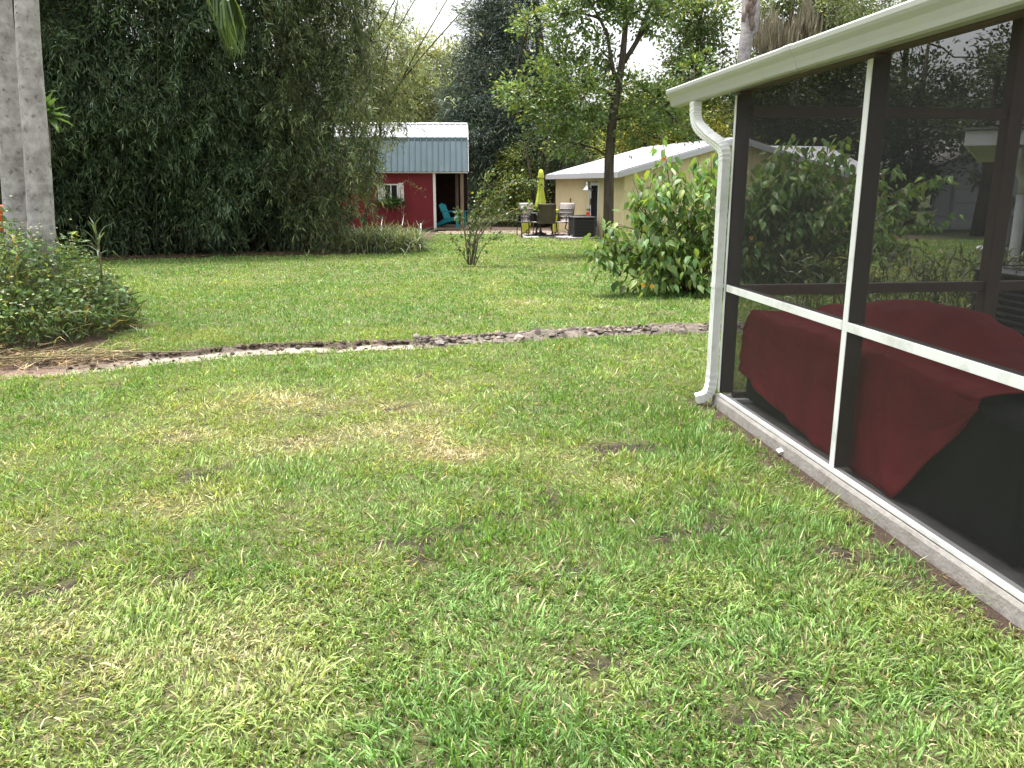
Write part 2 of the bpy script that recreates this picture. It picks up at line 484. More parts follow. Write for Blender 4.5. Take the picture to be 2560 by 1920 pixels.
def gz(x, y):
    x = np.asarray(x, float); y = np.asarray(y, float)
    z = .05 * (fbm(x, y, 2.2, 41, 2) - .5) * np.clip((y - 1) / 3, 0, 1) * np.clip((34 - y) / 6, 0, 1)
    q0, q1 = x - A[0], y - A[1]
    dv = -(q0 * Vv[0] + q1 * Vv[1])
    near = np.exp(-(np.clip(dv, 0, 9) / .35) ** 2) * (q0 * U[0] + q1 * U[1] > -.5)
    z = z * (1 - near) - .015 * near
    d = np.abs(y - tr_y(x)) / tr_half(x)
    z = z * np.clip((d - .6) / 1.0, 0, 1)
    lb = left_bed(x, y)
    z = z + .10 * np.clip(1 - lb, 0, 1)
    return z

def ax(a):
    return np.unique(np.concatenate(a))
gx = ax([np.arange(-7, 5, .10), np.arange(-16, 16, .5), [-400, -150, -80, -45, -28, -20, 20, 28, 45, 80, 150, 400]])
gy = ax([np.arange(1, 13, .10), np.arange(-6, 34, .4), [-400, -120, -40, -15, 38, 45, 55, 80, 150, 400]])
X, Y = np.meshgrid(gx, gy, indexing='ij')
Z = gz(X, Y)
intr = (np.abs(Y - tr_y(X)) < tr_half(X) * .92) & (X < 3.5) & (X > -6.9)
Z = np.where(intr, Z - .16, Z)
Z = np.where(in_porch(X, Y, -.12), -.06, Z)
lawn = ~(beyond_edge(X, Y) | (left_bed(X, Y) < 1) | intr) & (Y < 30) & (np.abs(X) < 13)
tin = np.where(lawn[..., None], np.array([.105, .122, .045]), np.array([.075, .055, .040]))
tin = np.where((lawn & bare(X, Y))[..., None], np.array([.045, .036, .028]), tin)
far = (Y > 34) | (np.abs(X) > 13)
tin = np.where(far[..., None], np.array([.05, .06, .025]), tin)
dv = -((X - A[0]) * Vv[0] + (Y - A[1]) * Vv[1])
tin = np.where(((dv < .22) & (dv > -.3) & (Y < 6.3))[..., None], np.array([.085, .062, .048]), tin)
me = np_mesh('ground', np.stack([X, Y, Z], -1).reshape(-1, 3), [grid_faces(len(gx), len(gy))], True, tin.reshape(-1, 3))
tag(link('ground', me, None, M['ground']), kind='structure')

# sandy trench cut across the lawn
ts = np.arange(-6.6, -.75, .03); tt = np.linspace(-1.15, 1.12, 34)
TX, TT = np.meshgrid(ts, tt, indexing='ij')
hw = tr_half(TX)
wob = .09 * (noise2(TX, TX * 0 + 3, .22, 51) - .5) + .06 * (noise2(TX, TX * 0 + 9, .06, 53) - .5)
TYY = tr_y(TX) + TT * hw + wob * (1 + .6 * np.sign(TT))
prof = np.interp(TT, [-1.15, -1.0, -.55, .55, .80, .90, 1.0, 1.12], [-.004, .004, -.030, -.040, -.032, -.004, .006, .0])
end = np.clip((TX + 6.6) / .5, 0, 1) * np.clip((-.75 - TX) / .5, 0, 1)
TZ = prof * (.4 + .6 * end) + .012 * (fbm(TX, TYY, .07, 55, 3) - .5) + .006
wall = np.clip((TT - .55) / .2, 0, 1) * (noise2(TX, TYY, .15, 57) * .6 + .6)
leftm = np.clip((-3.6 - TX) / .6, 0, 1)
tcol = np.array([.275, .243, .210])[None, None] * (.75 + .5 * fbm(TX, TYY, .3, 58, 3))[..., None]
tcol = tcol * (1 - leftm[..., None]) + np.array([.21, .155, .125]) * leftm[..., None] * (.6 + .8 * fbm(TX, TYY, .2, 59, 3))[..., None]
soil = np.array([.075, .06, .048])
wl_ = np.clip(wall, 0, 1)[..., None]
tcol = tcol * (1 - wl_) + soil * wl_
me = np_mesh('trench', np.stack([TX, TYY, TZ], -1).reshape(-1, 3), [grid_faces(len(ts), len(tt))], True, tcol.reshape(-1, 3))
tag(link('trench', me, None, M['sand']), 'shallow sandy trench cut across the lawn from the left weed bed', None, kind='structure')

# ridge of dug-up soil
ts = np.arange(-1.0, 3.3, .022); tt = np.linspace(-1.3, 1.3, 40)
TX, TT = np.meshgrid(ts, tt, indexing='ij')
TYY = tr_y(TX) + .03 + TT * (.18 + .05 * (noise2(TX, TX * 0, .35, 61) - .5)) + .05 * (noise2(TX, TX * 0 + 5, .3, 62) - .5)
bell = np.clip(1 - TT ** 2 / 1.3, 0, 1) ** .8
hgt = (.022 + .060 * noise2(TX, TX * 0 + 2, .25, 63)) * np.clip((TX + 1.0) / .25, 0, 1)
TZ = bell * hgt * (.55 + .9 * fbm(TX, TYY, .13, 64, 3)) + bell * .06 * (fbm(TX, TYY, .06, 65, 2) - .45) + .006 - .03 * (np.abs(TT) > 1.2)
cc = fbm(TX, TYY, .10, 66, 3)[..., None]
tcol = np.array([.155, .135, .118]) * (.35 + 1.25 * cc)
dk = (noise2(TX, TYY, .09, 67) > .74)[..., None]
tcol = np.where(dk, np.array([.06, .05, .045]), tcol)
me = np_mesh('soil_ridge', np.stack([TX, TYY, TZ], -1).reshape(-1, 3), [grid_faces(len(ts), len(tt))], True, tcol.reshape(-1, 3))
tag(link('soil_ridge', me, None, M['sand']), 'lumpy ridge of grey brown dug soil across the lawn', 'soil', kind='stuff')

# clods of earth lying on the ridge and along the cut edge of the trench
def clods(name, label, x, y, z, r, col):
    n = len(x)
    ph = (1 + 5 ** .5) / 2
    ico = unit(np.array([(-1, ph, 0), (1, ph, 0), (-1, -ph, 0), (1, -ph, 0), (0, -1, ph), (0, 1, ph), (0, -1, -ph), (0, 1, -ph), (ph, 0, -1), (ph, 0, 1), (-ph, 0, -1), (-ph, 0, 1)]))
    fc = np.array([(0, 11, 5), (0, 5, 1), (0, 1, 7), (0, 7, 10), (0, 10, 11), (1, 5, 9), (5, 11, 4), (11, 10, 2), (10, 7, 6), (7, 1, 8), (3, 9, 4), (3, 4, 2), (3, 2, 6), (3, 6, 8), (3, 8, 9), (4, 9, 5), (2, 4, 11), (6, 2, 10), (8, 6, 7), (9, 8, 1)])
    V = ico[None] * r[:, None, None] * rng.uniform(.6, 1.35, (n, 12, 1)) * np.array([1.2, 1.0, .7]) + np.stack([x, y, z], 1)[:, None, :]
    F = (fc[None] + (np.arange(n) * 12)[:, None, None]).reshape(-1, 3)
    o = link(name, np_mesh(name, V.reshape(-1, 3), [F], False, np.repeat(col, 12, axis=0)), None, M['sand'])
    return tag(o, label, 'soil', kind='stuff')
n = 1500
x = rng.uniform(-1.0, 3.2, n); t = rng.normal(0, .5, n)
clods('soil_clods', 'loose clods of earth scattered on the soil ridge', x, tr_y(x) + .03 + t * .18, .02 + .055 * np.clip(1 - t ** 2, 0, 1) * rng.uniform(.4, 1.1, n), rng.gamma(2.2, .0055, n) + .004, tints(n, (.15, .13, .115), .32, .05))
n = 700
x = rng.uniform(-4.4, -.9, n); t = np.where(rng.random(n) < .75, rng.normal(.80, .10, n), rng.uniform(-.9, .9, n))
clods('trench_clods', 'dark crumbs of soil along the cut edge of the sandy trench', x, tr_y(x) + t * tr_half(x), np.where(t > .6, .0, -.03) + .012 * rng.random(n), rng.gamma(2.0, .0048, n) + .003, tints(n, (.085, .066, .054), .5, .05))

# ------------------------------------------------------------------ grass
def make_grass():
    bands = [(1.55, 3.2, 10500, 1.0), (3.2, 5.5, 7600, 1.15), (5.5, 9.2, 4100, 1.5), (9.2, 14, 1850, 2.0), (14, 22, 800, 2.7), (22, 30, 520, 3.6)]
    for bi, (y0, y1, dens, ws) in enumerate(bands):
        wmax = .66 * y1 + 1.6
        area = 2 * wmax * (y1 - y0)
        nt_ = int(area * dens / 6)
        cx = rng.uniform(-wmax, wmax, nt_); cy = rng.uniform(y0, y1, nt_)
        k = np.abs(cx) < .635 * cy + .85
        k &= ~in_porch(cx, cy, .03)
        k &= ~beyond_edge(cx, cy) & (left_bed(cx, cy) > .82)
        d = (cy - tr_y(cx)) / tr_half(cx)
        k &= ~((d > -.98 + .35 * (noise2(cx, cy, .12, 75) - .5)) & (d < .86 + .4 * (noise2(cx, cy, .1, 76) - .5)) & (cx < 3.4))
        k &= ~bare(cx, cy) | (rng.random(nt_) < .25)
        dvp = -((cx - A[0]) * Vv[0] + (cy - A[1]) * Vv[1]); up = (cx - A[0]) * U[0] + (cy - A[1]) * U[1]
        edge = (dvp < .05 + .15 * noise2(cx, cy, .25, 71)) & (up > -.1)
        k &= ~edge | (rng.random(nt_) < .22)
        k &= rng.random(nt_) < (.70 + .6 * fbm(cx, cy, .16, 73, 2))
        cx, cy = cx[k], cy[k]
        n = len(cx); m = 6
        dr = np.repeat(dryness(cx, cy), m) + rng.normal(0, .16, n * m)
        lush = np.repeat(patches(LUSH, cx, cy), m)
        ang = rng.uniform(0, 2 * np.pi, n * m); rad = np.abs(rng.normal(0, .018, n * m)) * (1 + .3 * bi)
        px = np.repeat(cx, m) + np.cos(ang) * rad; py = np.repeat(cy, m) + np.sin(ang) * rad
        pz = gz(px, py) - .006
        lean = ang + rng.normal(0, .8, n * m)
        common = np.repeat(fbm(cx, cy, .4, 79, 2), m) * 12
        lean = np.where(rng.random(n * m) < .45, common, lean)
        tilt = np.clip(rng.normal(.72, .36, n * m) + .35 * np.clip(dr, 0, 1) - .30 * lush, .05, 1.45)
        D = np.stack([np.cos(lean) * np.sin(tilt), np.sin(lean) * np.sin(tilt), np.cos(tilt)], 1)
        cl = np.repeat(.7 + .75 * fbm(cx, cy, .35, 83, 2), m)
        L = rng.lognormal(np.log(.0335), .34, n * m) * cl * (1 + .45 * lush) * np.where(dr > .45, .85, 1.0) * (1 + .04 * bi)
        tall = rng.random(n * m) < .012
        L = np.where(tall, L * 1.7, L)
        W = rng.lognormal(np.log(.0054), .25, n * m) * ws
        w1 = 1 / (1 + np.exp(-(dr + .12) * 5)); w2 = 1 / (1 + np.exp(-(dr - .66) * 7))
        w2 = np.maximum(w2, (rng.random(n * m) < .055) * 1.0)
        g0, g1, g2 = np.array([.125, .238, .062]), np.array([.252, .335, .098]), np.array([.45, .385, .235])
        c = g0 * (1 - w1)[:, None] + g1 * w1[:, None]
        c = c * (1 - w2)[:, None] + g2 * w2[:, None]
        c *= np.exp(rng.normal(0, .34, (n * m, 1)))
        P = np.stack([px, py, pz], 1)
        Nv = np.stack([-D[:, 0] * .3 + rng.normal(0, .5, n * m), -D[:, 1] * .3 + rng.normal(0, .5, n * m), np.ones(n * m)], 1)
        tpl = STRAP if bi < 1 else KITE
        yield leaf_arrays(P, D, L, W, np.clip(c, .01, .8), tpl, Nv)
def make_thatch():
    for y0, y1, dens in ((1.55, 3.4, 2200), (3.4, 6, 1200), (6, 9.5, 450)):
        wm = .66 * y1 + 1.5; n = int(2 * wm * (y1 - y0) * dens)
        x = rng.uniform(-wm, wm, n); y = rng.uniform(y0, y1, n)
        d = (y - tr_y(x)) / tr_half(x)
        k = (np.abs(x) < .635 * y + .8) & ~in_porch(x, y, .01) & (left_bed(x, y) > .8) & (np.abs(d) > .95)
        x, y = x[k], y[k]; n = len(x)
        a = rng.uniform(0, 2 * np.pi, n)
        D = np.stack([np.cos(a), np.sin(a), rng.normal(.08, .14, n)], 1)
        yield leaf_arrays(np.stack([x, y, gz(x, y) + .003 + .012 * rng.random(n)], 1), D, rng.uniform(.02, .075, n), rng.uniform(.002, .0045, n), tints(n, (.22, .175, .10), .4, .08, (.07, .055, .035), .45), KITE)
gv, gf, gt = merge_arrays(list(make_grass()) + list(make_thatch()))
tag(link('lawn_grass', np_mesh('lawn_grass', gv, gf, False, gt), None, M['grass']),
    'patchy green and straw coloured lawn on both sides of the trench', 'grass', kind='stuff')
del gv, gf, gt

# ------------------------------------------------------------------ screened porch
porch = empty('screened_porch', pp(0, 0, 0))
tag(porch, 'screened porch with white gutter and brown posts along the lawn', 'porch')
def pmb(name, mat, fn, parent=None):
    b = MB(); fn(b)
    o = b.build(name, mat)
    o.parent = parent or porch
    o.matrix_parent_inverse = Matrix.Translation(-Vector(pp(0, 0, 0)))
    return o
def pbox(b, u0, u1, v0, v1, z0, z1, bev=0):
    """box in porch coordinates"""
    MM = Matrix(((U[0], Vv[0], 0, A[0]), (U[1], Vv[1], 0, A[1]), (0, 0, 1, 0), (0, 0, 0, 1)))
    bb = MB().box((u0, v0, z0), (u1, v1, z1), None, bev)
    b.add([tuple(MM @ Vector(p)) for p in bb.v], [tuple(reversed(q)) for q in bb.f])
UEND = 6.9
pmb('slab', M['slab'], lambda b: pbox(b, .035, UEND, .055, 7, -.2, .072))
# concrete kerb with slightly uneven top edge
def kerb(b):
    us = np.arange(-.05, UEND, .12)
    pts = [(-.022, -.2), (-.022, .055), (-.014, .075), (.05, .078), (.05, -.2)]
    v, f = [], []
    for i, u in enumerate(us):
        for j, (a, z) in enumerate(pts):
            jj = .006 * (noise2(u, j, .3, 88) - .5)
            v.append(pp(u, a + jj, z + jj))
    for i in range(len(us) - 1):
        for j in range(4):
            a = i * 5 + j; f.append((a, a + 1, a + 6, a + 5))
    f.append((0, 1, 2, 3, 4)); n = len(v); f.append((n - 1, n - 2, n - 3, n - 4, n - 5))
    b.add(v, f)
pmb('kerb', M['concrete'], kerb)
pmb('end_kerb', M['concrete'], lambda b: pbox(b, -.05, .03, .056, 7, -.2, .071))
pmb('bottom_plate', M['white'], lambda b: pbox(b, .05, UEND, -.012, .036, .080, .105, .003))
MULL = [0.0, 1.70, 3.42, 5.14, 6.85]
for i, u in enumerate(MULL):
    w = .045
    pmb('post', M['bronze'], lambda b: pbox(b, u - (0 if i == 0 else w / 2), u + w / 2 + (.025 if i == 0 else 0), .004, .094, .107, 2.235, .003))
    if i:
        pmb('post_cap', M['white'], lambda b: pbox(b, u - .024, u + .024, -.004, .001, .107, 2.20, .001))
pmb('post_cap', M['white'], lambda b: pbox(b, -.004, .022, -.004, .001, .107, 2.20, .001))
pmb('post_cap', M['white'], lambda b: pbox(b, -.009, -.0045, -.004, .094, .107, 2.20, .001))
for i in range(4):
    u0, u1 = MULL[i] + (.046 if i == 0 else .0265), MULL[i + 1] - .0265
    pmb('rail', M['bronze'], lambda b: pbox(b, u0, u1, .004, .062, .862, .905, .003))
    pmb('rail_cap', M['white'], lambda b: pbox(b, u0, u1, -.006, .001, .859, .908, .001))
    pmb('top_rail', M['bronze'], lambda b: pbox(b, u0, u1, .004, .09, 2.222, 2.24, .003))
# end wall: corner post, posts, chair rail, top plate (posts follow the rising roof)
SL = .30
EP = [(1.98, .11), (3.9, .10), (5.8, .10)]
for v, w in EP:
    pmb('end_post', M['brownwood'], lambda b: pbox(b, .0, .10, v, v + w, .074, 2.20 + SL * v, .004))
prev = .097
for v, w in EP:
    a0, a1 = prev, v - .003
    pmb('end_rail', M['brownwood'], lambda b: pbox(b, .012, .08, a0, a1, .835, .905, .003))
    pmb('end_top_plate', M['brownwood'], lambda b: pbox(b, .012, .08, a0, a1, 2.06, 2.13, .003))
    pmb('end_bottom_plate', M['brownwood'], lambda b: pbox(b, .012, .07, a0, a1, .074, .112, .003))
    prev = v + w + .003
# screens
scr = screenmat('insect_screen', .37)
scr2 = screenmat('insect_screen_end', .62)
def quad(name, mat, pts):
    return pmb(name, mat, lambda b: b.add(pts, [(0, 1, 2, 3)]))
for i in range(4):
    u0, u1 = MULL[i] + .0, MULL[i + 1] - .0
    quad('screen', scr, [pp(u0 + .024, .0025, .911), pp(u1 - .024, .0025, .911), pp(u1 - .024, .0025, 2.2), pp(u0 + .024, .0025, 2.2)])
    quad('screen', scr, [pp(u0 + .024, .0025, .105), pp(u1 - .024, .0025, .105), pp(u1 - .024, .0025, .856), pp(u0 + .024, .0025, .856)])
prev = .095
for v, w in EP:
    for z0, z1, z1b in ((.112, .835, .835), (.905, 2.06, 2.06), (2.13, 2.20 + SL * prev, 2.20 + SL * v)):
        quad('end_screen', scr2, [pp(.006, prev, z0), pp(.006, v, z0), pp(.006, v, z1b), pp(.006, prev, z1)])
    prev = v + w
# roof: insulated panel with shingle top, pale underside
def roofslab(b, z0, z1, v0, v1):
    q = [pp(-.62, v0, 2.235 + SL * v0 + z0), pp(UEND, v0, 2.235 + SL * v0 + z0), pp(UEND, v1, 2.235 + SL * v1 + z0), pp(-.62, v1, 2.235 + SL * v1 + z0)]
    t = [(p[0], p[1], p[2] + z1 - z0) for p in q]
    b.add(q + t, [(0, 1, 2, 3), (7, 6, 5, 4), (0, 4, 5, 1), (1, 5, 6, 2), (2, 6, 7, 3), (3, 7, 4, 0)])
pmb('roof', M['ceiling'], lambda b: roofslab(b, .03, .105, -.06, 6.6))
pmb('roof_covering', M['shingle'], lambda b: roofslab(b, .107, .12, -.06, 6.6))
pmb('fascia', M['white'], lambda b: pbox(b, -.62, UEND, -.085, -.062, 2.215, 2.345, .002))
# ogee gutter
GP = [(-.088, 2.205), (-.15, 2.203), (-.165, 2.212), (-.172, 2.235), (-.186, 2.268), (-.204, 2.290), (-.212, 2.305), (-.213, 2.326), (-.205, 2.335), (-.196, 2.331), (-.196, 2.318), (-.204, 2.306),
      (-.196, 2.292), (-.178, 2.266), (-.164, 2.235), (-.158, 2.218), (-.148, 2.211), (-.095, 2.213), (-.095, 2.330), (-.088, 2.330)]
pmb_g = pmb('gutter', M['gutter'], lambda b: b.prism(GP, -.93, UEND, lambda a, z, t: pp(t, a, z)))
pmb('gutter_end_cap', M['gutter'], lambda b: b.prism(GP[:9] + [(-.088, 2.330)], -.938, -.9305, lambda a, z, t: pp(t, a, z)), None)
for uj in (1.15, 4.2):
    pmb('gutter_joint', M['gutter'], lambda b: b.prism([(a - .0025 if a < -.15 else a, z - (.002 if z < 2.22 else -.0015)) for a, z in GP[:9]] + [(-.088, 2.332)], uj, uj + .10, lambda a, z, t: pp(t, a, z)))
# roof overhang board carrying the free end of the gutter
pmb('rake_board', M['white'], lambda b: b.prism([(-.086, 2.215), (3.2, 2.215 + SL * 3.28), (3.2, 2.345 + SL * 3.28), (-.086, 2.345)], -.645, -.622, lambda a, z, t: pp(t, a, z)))
pmb('overhang_panel', M['ceiling'], lambda b: b.prism([(-.0845, 2.225), (.5, 2.225 + SL * .58), (.5, 2.33 + SL * .58), (-.0845, 2.33)], -.92, -.647, lambda a, z, t: pp(t, a, z)))
# downspout with corrugated elbows
def ds_section(c, t, w=.078, d=.058, rib=.0):
    t = t.normalized(); s = Vector((U[0], U[1], 0)); s = (s - t * s.dot(t)).normalized(); b = t.cross(s)
    out = []
    ring = [(-.5, -.5), (-.3, -.5), (-.24, -.42), (-.12, -.42), (-.06, -.5), (.06, -.5), (.12, -.42), (.24, -.42), (.3, -.5), (.5, -.5), (.5, -.2), (.5, .2), (.5, .5), (.3, .5), (.24, .42), (.12, .42), (.06, .5), (-.06, .5), (-.12, .42), (-.24, .42), (-.3, .5), (-.5, .5), (-.5, .2), (-.5, -.2)]
    for x, y in ring:
        out.append(c + s * x * (w + rib) + b * y * (d + rib))
    return out
def ds_sweep(b, path, wave):
    pts = [Vector(p) for p in path]; v, f = [], []
    n = 24
    for i, p in enumerate(pts):
        t = pts[min(i + 1, len(pts) - 1)] - pts[max(i - 1, 0)]
        v += ds_section(p, t, rib=(.007 * (i % 2) if wave else 0))
    for i in range(len(pts) - 1):
        for k in range(n):
            f.append((i * n + k, i * n + (k + 1) % n, (i + 1) * n + (k + 1) % n, (i + 1) * n + k))
    f.append(tuple(reversed(range(n)))); f.append(tuple(range((len(pts) - 1) * n, len(pts) * n)))
    b.add(v, f)
def bez(p0, p1, p2, p3, n):
    r = []
    for i in range(n + 1):
        t = i / n; a = (1 - t)
        r.append(tuple(a ** 3 * np.array(p0) + 3 * a * a * t * np.array(p1) + 3 * a * t * t * np.array(p2) + t ** 3 * np.array(p3)))
    return r
dspout = empty('downspout'); dspout.parent = porch; dspout.location = (0, 0, 0)
dspout.matrix_parent_inverse = Matrix.Translation(-Vector(pp(0, 0, 0)))
def dpart(name, fn):
    b = MB(); fn(b); o = b.build(name, M['white']); o.parent = dspout; return o
TOP = bez(pp(-.44, -.135, 2.202), pp(-.44, -.135, 2.05), pp(-.41, -.13, 2.03), pp(-.25, -.10, 1.955), 22)
TOP2 = bez(pp(-.25, -.10, 1.955), pp(-.07, -.055, 1.87), pp(-.035, -.045, 1.87), pp(-.035, -.045, 1.76), 18)
dpart('elbow', lambda b: ds_sweep(b, TOP + TOP2[1:], True))
dpart('pipe', lambda b: ds_sweep(b, [pp(-.035, -.045, z) for z in (1.765, 1.3, .9, .5, .262)], False))
dpart('elbow', lambda b: ds_sweep(b, bez(pp(-.035, -.045, .26), pp(-.035, -.045, .08), pp(-.045, -.06, .06), pp(-.06, -.150, .040), 16), True))
def strap(b):
    c = [Vector(p) for p in ds_section(Vector(pp(-.035, -.045, .88)), Vector((0, 0, 1)), .086, .066)]
    d_ = [p + Vector((0, 0, .03)) for p in c]; n = len(c)
    b.add(c + d_, [(k, (k + 1) % n, (k + 1) % n + n, k + n) for k in range(n)])
dpart('strap', strap)

# ------------------------------------------------------------------ things on the porch
cov = empty('furniture_cover', pp(1.55, .6, .072))
tag(cov, 'long low patio furniture wrapped in a black cover inside the screened porch', 'furniture cover')
def on(o, par):
    o.parent = par; o.matrix_parent_inverse = Matrix.Translation(-Vector(par.location)); return o
def soft_box(u0, u1, v0, v1, z0, z1, r, name, mat, par, seed):
    nu, nv, nz = 40, 16, 12
    pts, f = [], []
    def skin(a, b):   # a along u, b = unrolled profile front-bottom -> top -> back-bottom
        H, D = z1 - z0, v1 - v0
        t = b * (2 * H + D)
        if t < H: v, z = v0, z0 + t
        elif t < H + D: v, z = v0 + (t - H), z1
        else: v, z = v1, z1 - (t - H - D)
        dz = min(z1 - z, r); dvv = min(v - v0, v1 - v, r)
        if z1 - z < r and (v - v0 < r or v1 - v < r):
            pass
        u = u0 + a * (u1 - u0)
        n1 = float(noise2(u * 3, t * 2, .8, seed)) - .5
        e = min(a, 1 - a) * (u1 - u0)
        z -= .05 * max(0, 1 - e / .12) ** 2 if z > z1 - .01 else 0
        z -= r * .4 * max(0, 1 - min(v - v0, v1 - v) / r) ** 2 if z > z1 - .06 else 0
        return pp(u, v + .02 * n1, max(z + .02 * n1, z0))
    N = 34
    for i in range(nu + 1):
        for j in range(N + 1): pts.append(skin(i / nu, j / N))
    for i in range(nu):
        for j in range(N):
            a = i * (N + 1) + j; f.append((a, a + 1, a + N + 2, a + N + 1))
    f.append(tuple(reversed(range(N + 1)))); f.append(tuple(range(nu * (N + 1), (nu + 1) * (N + 1))))
    b = MB().add(pts, f, True)
    return on(b.build(name, mat), par)
soft_box(.16, 2.93, .145, .98, .10, .705, .06, 'seat_cover', M['black_cover'], cov, 91)
soft_box(.35, 1.45, .68, .95, .55, .80, .08, 'back_cover', M['black_cover'], cov, 92)
for u in (.22, 1.5, 2.85):
    for v in (.2, .9):
        b = MB(); pbox(b, u - .03, u + .03, v - .03, v + .03, .073, .13, .004); on(b.build('leg', M['black_cover']), cov)
# red cloth
def red_cloth():
    nu, nv = 110, 70
    us = np.linspace(.06, 2.62, nu)
    V = []
    for u in us:
        zlow = .085 + max(0, .20 * (1 - (u - .06) / 1.2)) if u < 2.12 else .085 + (u - 2.12) / .50 * .60
        zlow = min(zlow, .68)
        # height of the top as a function of v: seat level then step up to the back cushion
        ub = np.interp(u, [.06, .3, .7, 1.45, 1.72, 1.95, 2.62], [.03, .07, .13, .165, .11, .02, .0])
        for j in range(nv):
            t = j / (nv - 1)
            if t < .42:                                       # front hanging part
                q = t / .42
                z = zlow + (.728 - zlow) * q
                hang = 1 - q
                fold = .012 * math.sin(u * 6 + 2.0 * math.sin(u * 2.3) + 2.2 * t) + .007 * math.sin(u * 23 + 1.3 + 3 * t)
                v = .125 - .012 * hang + fold * hang * .9
                if q > .93: v += (q - .93) * .25; z -= (q - .93) * .05
            else:
                q = (t - .42) / .58
                v = .14 + q * .92
                st = 1 / (1 + math.exp(-(v - .66) / .035))
                z = .728 + ub * st + .012 * math.sin(v * 12 + u * 3) * (.4 + st) + .012 * math.sin(u * 7 + v * 5) * (1 - st)
                if v > .99: z -= (v - .99) * 3.5; v = .99 + (v - .99) * .3
            # far end falls off the end of the seat
            e = (u - .06)
            if e < .12: z -= (.12 - e) * 1.0 * (1 if t > .4 else t / .4)
            wr = .010 * (float(fbm(u * 5, t * 9, 1, 95, 3)) - .5) + .016 * max(0, .16 - abs(float(fbm(u * 3.2 + t * 5, t * 4 - u, 1, 97, 2)) - .5)) / .16 * (1 if .34 < t < .7 else .6)
            x = pp(u + .0, v + wr, z + wr * (.8 if t > .42 else .2))
            V.append(x)
    me = np_mesh('red_cloth', np.array(V), [grid_faces(nu, nv)], True)
    o = link('red_cloth', me, None, M['red_cloth'])
    md = o.modifiers.new('thick', 'SOLIDIFY'); md.thickness = .004; md.offset = 1
    hem = MB().tube([V[i * nv] for i in range(nu)], .006, 5).build('hem', M['red_cloth']); hem.parent = o
    tag(o, 'dark red cloth draped over the black covered furniture inside the porch', 'cloth')
red_cloth()
# low white edge strip on the porch floor at the far corner
tag(MB().box((-.09, -.02, 0), (.09, .02, .03), None, .004).build('white_block', M['white'], None, pp(.22, .115, .073)),
    'tiny white block on the porch floor by the far corner post', 'block')
tag(MB().add([(0, 0, .0), (.06, .01, .012), (.065, .04, .01), (.03, .05, .016), (-.005, .03, .01)], [(0, 1, 2, 3, 4)]).build('litter_scrap', M['white'], None, (1.63, 4.78, .012)),
    'small white scrap of litter on the soil beside the kerb', 'litter')

# ------------------------------------------------------------------ red shed
shed = empty('garden_shed', (-2.2, 30.3, 0), R(3.4))
tag(shed, 'red garden shed with blue grey gambrel metal roof and open side porch', 'shed')
SX0, SXT, SX1, SY = -7.6, -2.80, -1.57, 30.3
DEP = 4.0
def part(name, mat, b, par):
    o = b.build(name, mat); return on(o, par)
part('wall', M['shed_red'], MB().box((SX0, SY, .10), (SXT, SY + .08, 2.06)), shed)
part('side_wall', M['dark_in'], MB().box((SXT - .08, SY + .081, .10), (SXT, SY + DEP, 2.06)), shed)
part('porch_back_wall', M['dark_in'], MB().box((SXT + .001, SY + 3.0, .10), (SX1 - .02, SY + 3.06, 2.06)), shed)
for k in range(12):
    part('porch_floor_board', M['post_wood'], MB().box((SXT + .004, SY - .10 + k * .25, .02), (SX1, SY - .10 + k * .25 + .243, .10), None, .006), shed)
part('corner_trim', M['shed_white'], MB().box((SXT - .035, SY - .022, .02), (SXT + .06, SY - .001, 2.03)), shed)
for x in (SXT + .83, SXT + 1.02):
    pass
part('porch_post', M['post_wood'], MB().box((-1.86, SY + .02, .101), (-1.74, SY + .14, 2.04), None, .006), shed)
part('porch_post', M['post_wood'], MB().box((-2.06, SY + 2.6, .101), (-1.94, SY + 2.72, 2.04), None, .006), shed)
part('porch_ceiling', M['dark_in'], MB().box((SXT + .001, SY + .02, 2.07), (SX1 - .01, SY + DEP, 2.10)), shed)
part('soffit_trim', M['shed_white'], MB().box((SX0, SY - .16, 2.035), (SX1, SY + .018, 2.068)), shed)
# gambrel: lower slope from (SY-.15,2.07) to (SY+.40,3.24), upper to ridge (SY+2.0,3.90)
def slope_panel(x0, x1, p0, p1, rib=.034):
    """one metal roofing sheet between eave p0 and top p1 (y,z), with a raised rib on its right edge"""
    b = MB()
    d = Vector((0, p1[0] - p0[0], p1[1] - p0[1])); n = Vector((0, -d.z, d.y)).normalized()
    def q(x, t, h): 
        v = Vector((x, p0[0], p0[1])) + d * t + n * h
        return tuple(v)
    xs = [(x0, .0), (x1 - .045, .0), (x1 - .032, rib), (x1 - .012, rib), (x1 - .002, .0)]
    v = [q(x, t, h + .012) for t in (0, 1) for x, h in xs] + [q(x, t, -.004) for t in (0, 1) for x in (x0, x1 - .002)]
    f = [(k, k + 1, k + 6, k + 5) for k in range(4)] + [(10, 12, 13, 11), (0, 10, 11, 4, 3, 2, 1), (5, 6, 7, 8, 9, 13, 12), (0, 5, 12, 10), (4, 11, 13, 9)]
    return b.add(v, f)
LOW, BRK, RDG = (SY - .18, 2.075), (SY + .34, 3.24), (SY + 1.95, 3.84)
npan = 29; pw = (SX1 - SX0) / npan
for k in range(npan):
    part('lower_roof_panel', M['shed_roof'], slope_panel(SX0 + k * pw, SX0 + (k + 1) * pw, LOW, (BRK[0] - .004, BRK[1] - .03)), shed)
    part('upper_roof_panel', M['sky_lit_roof'], slope_panel(SX0 + k * pw, SX0 + (k + 1) * pw, (BRK[0] + .0, BRK[1] + .02), RDG, .03), shed)
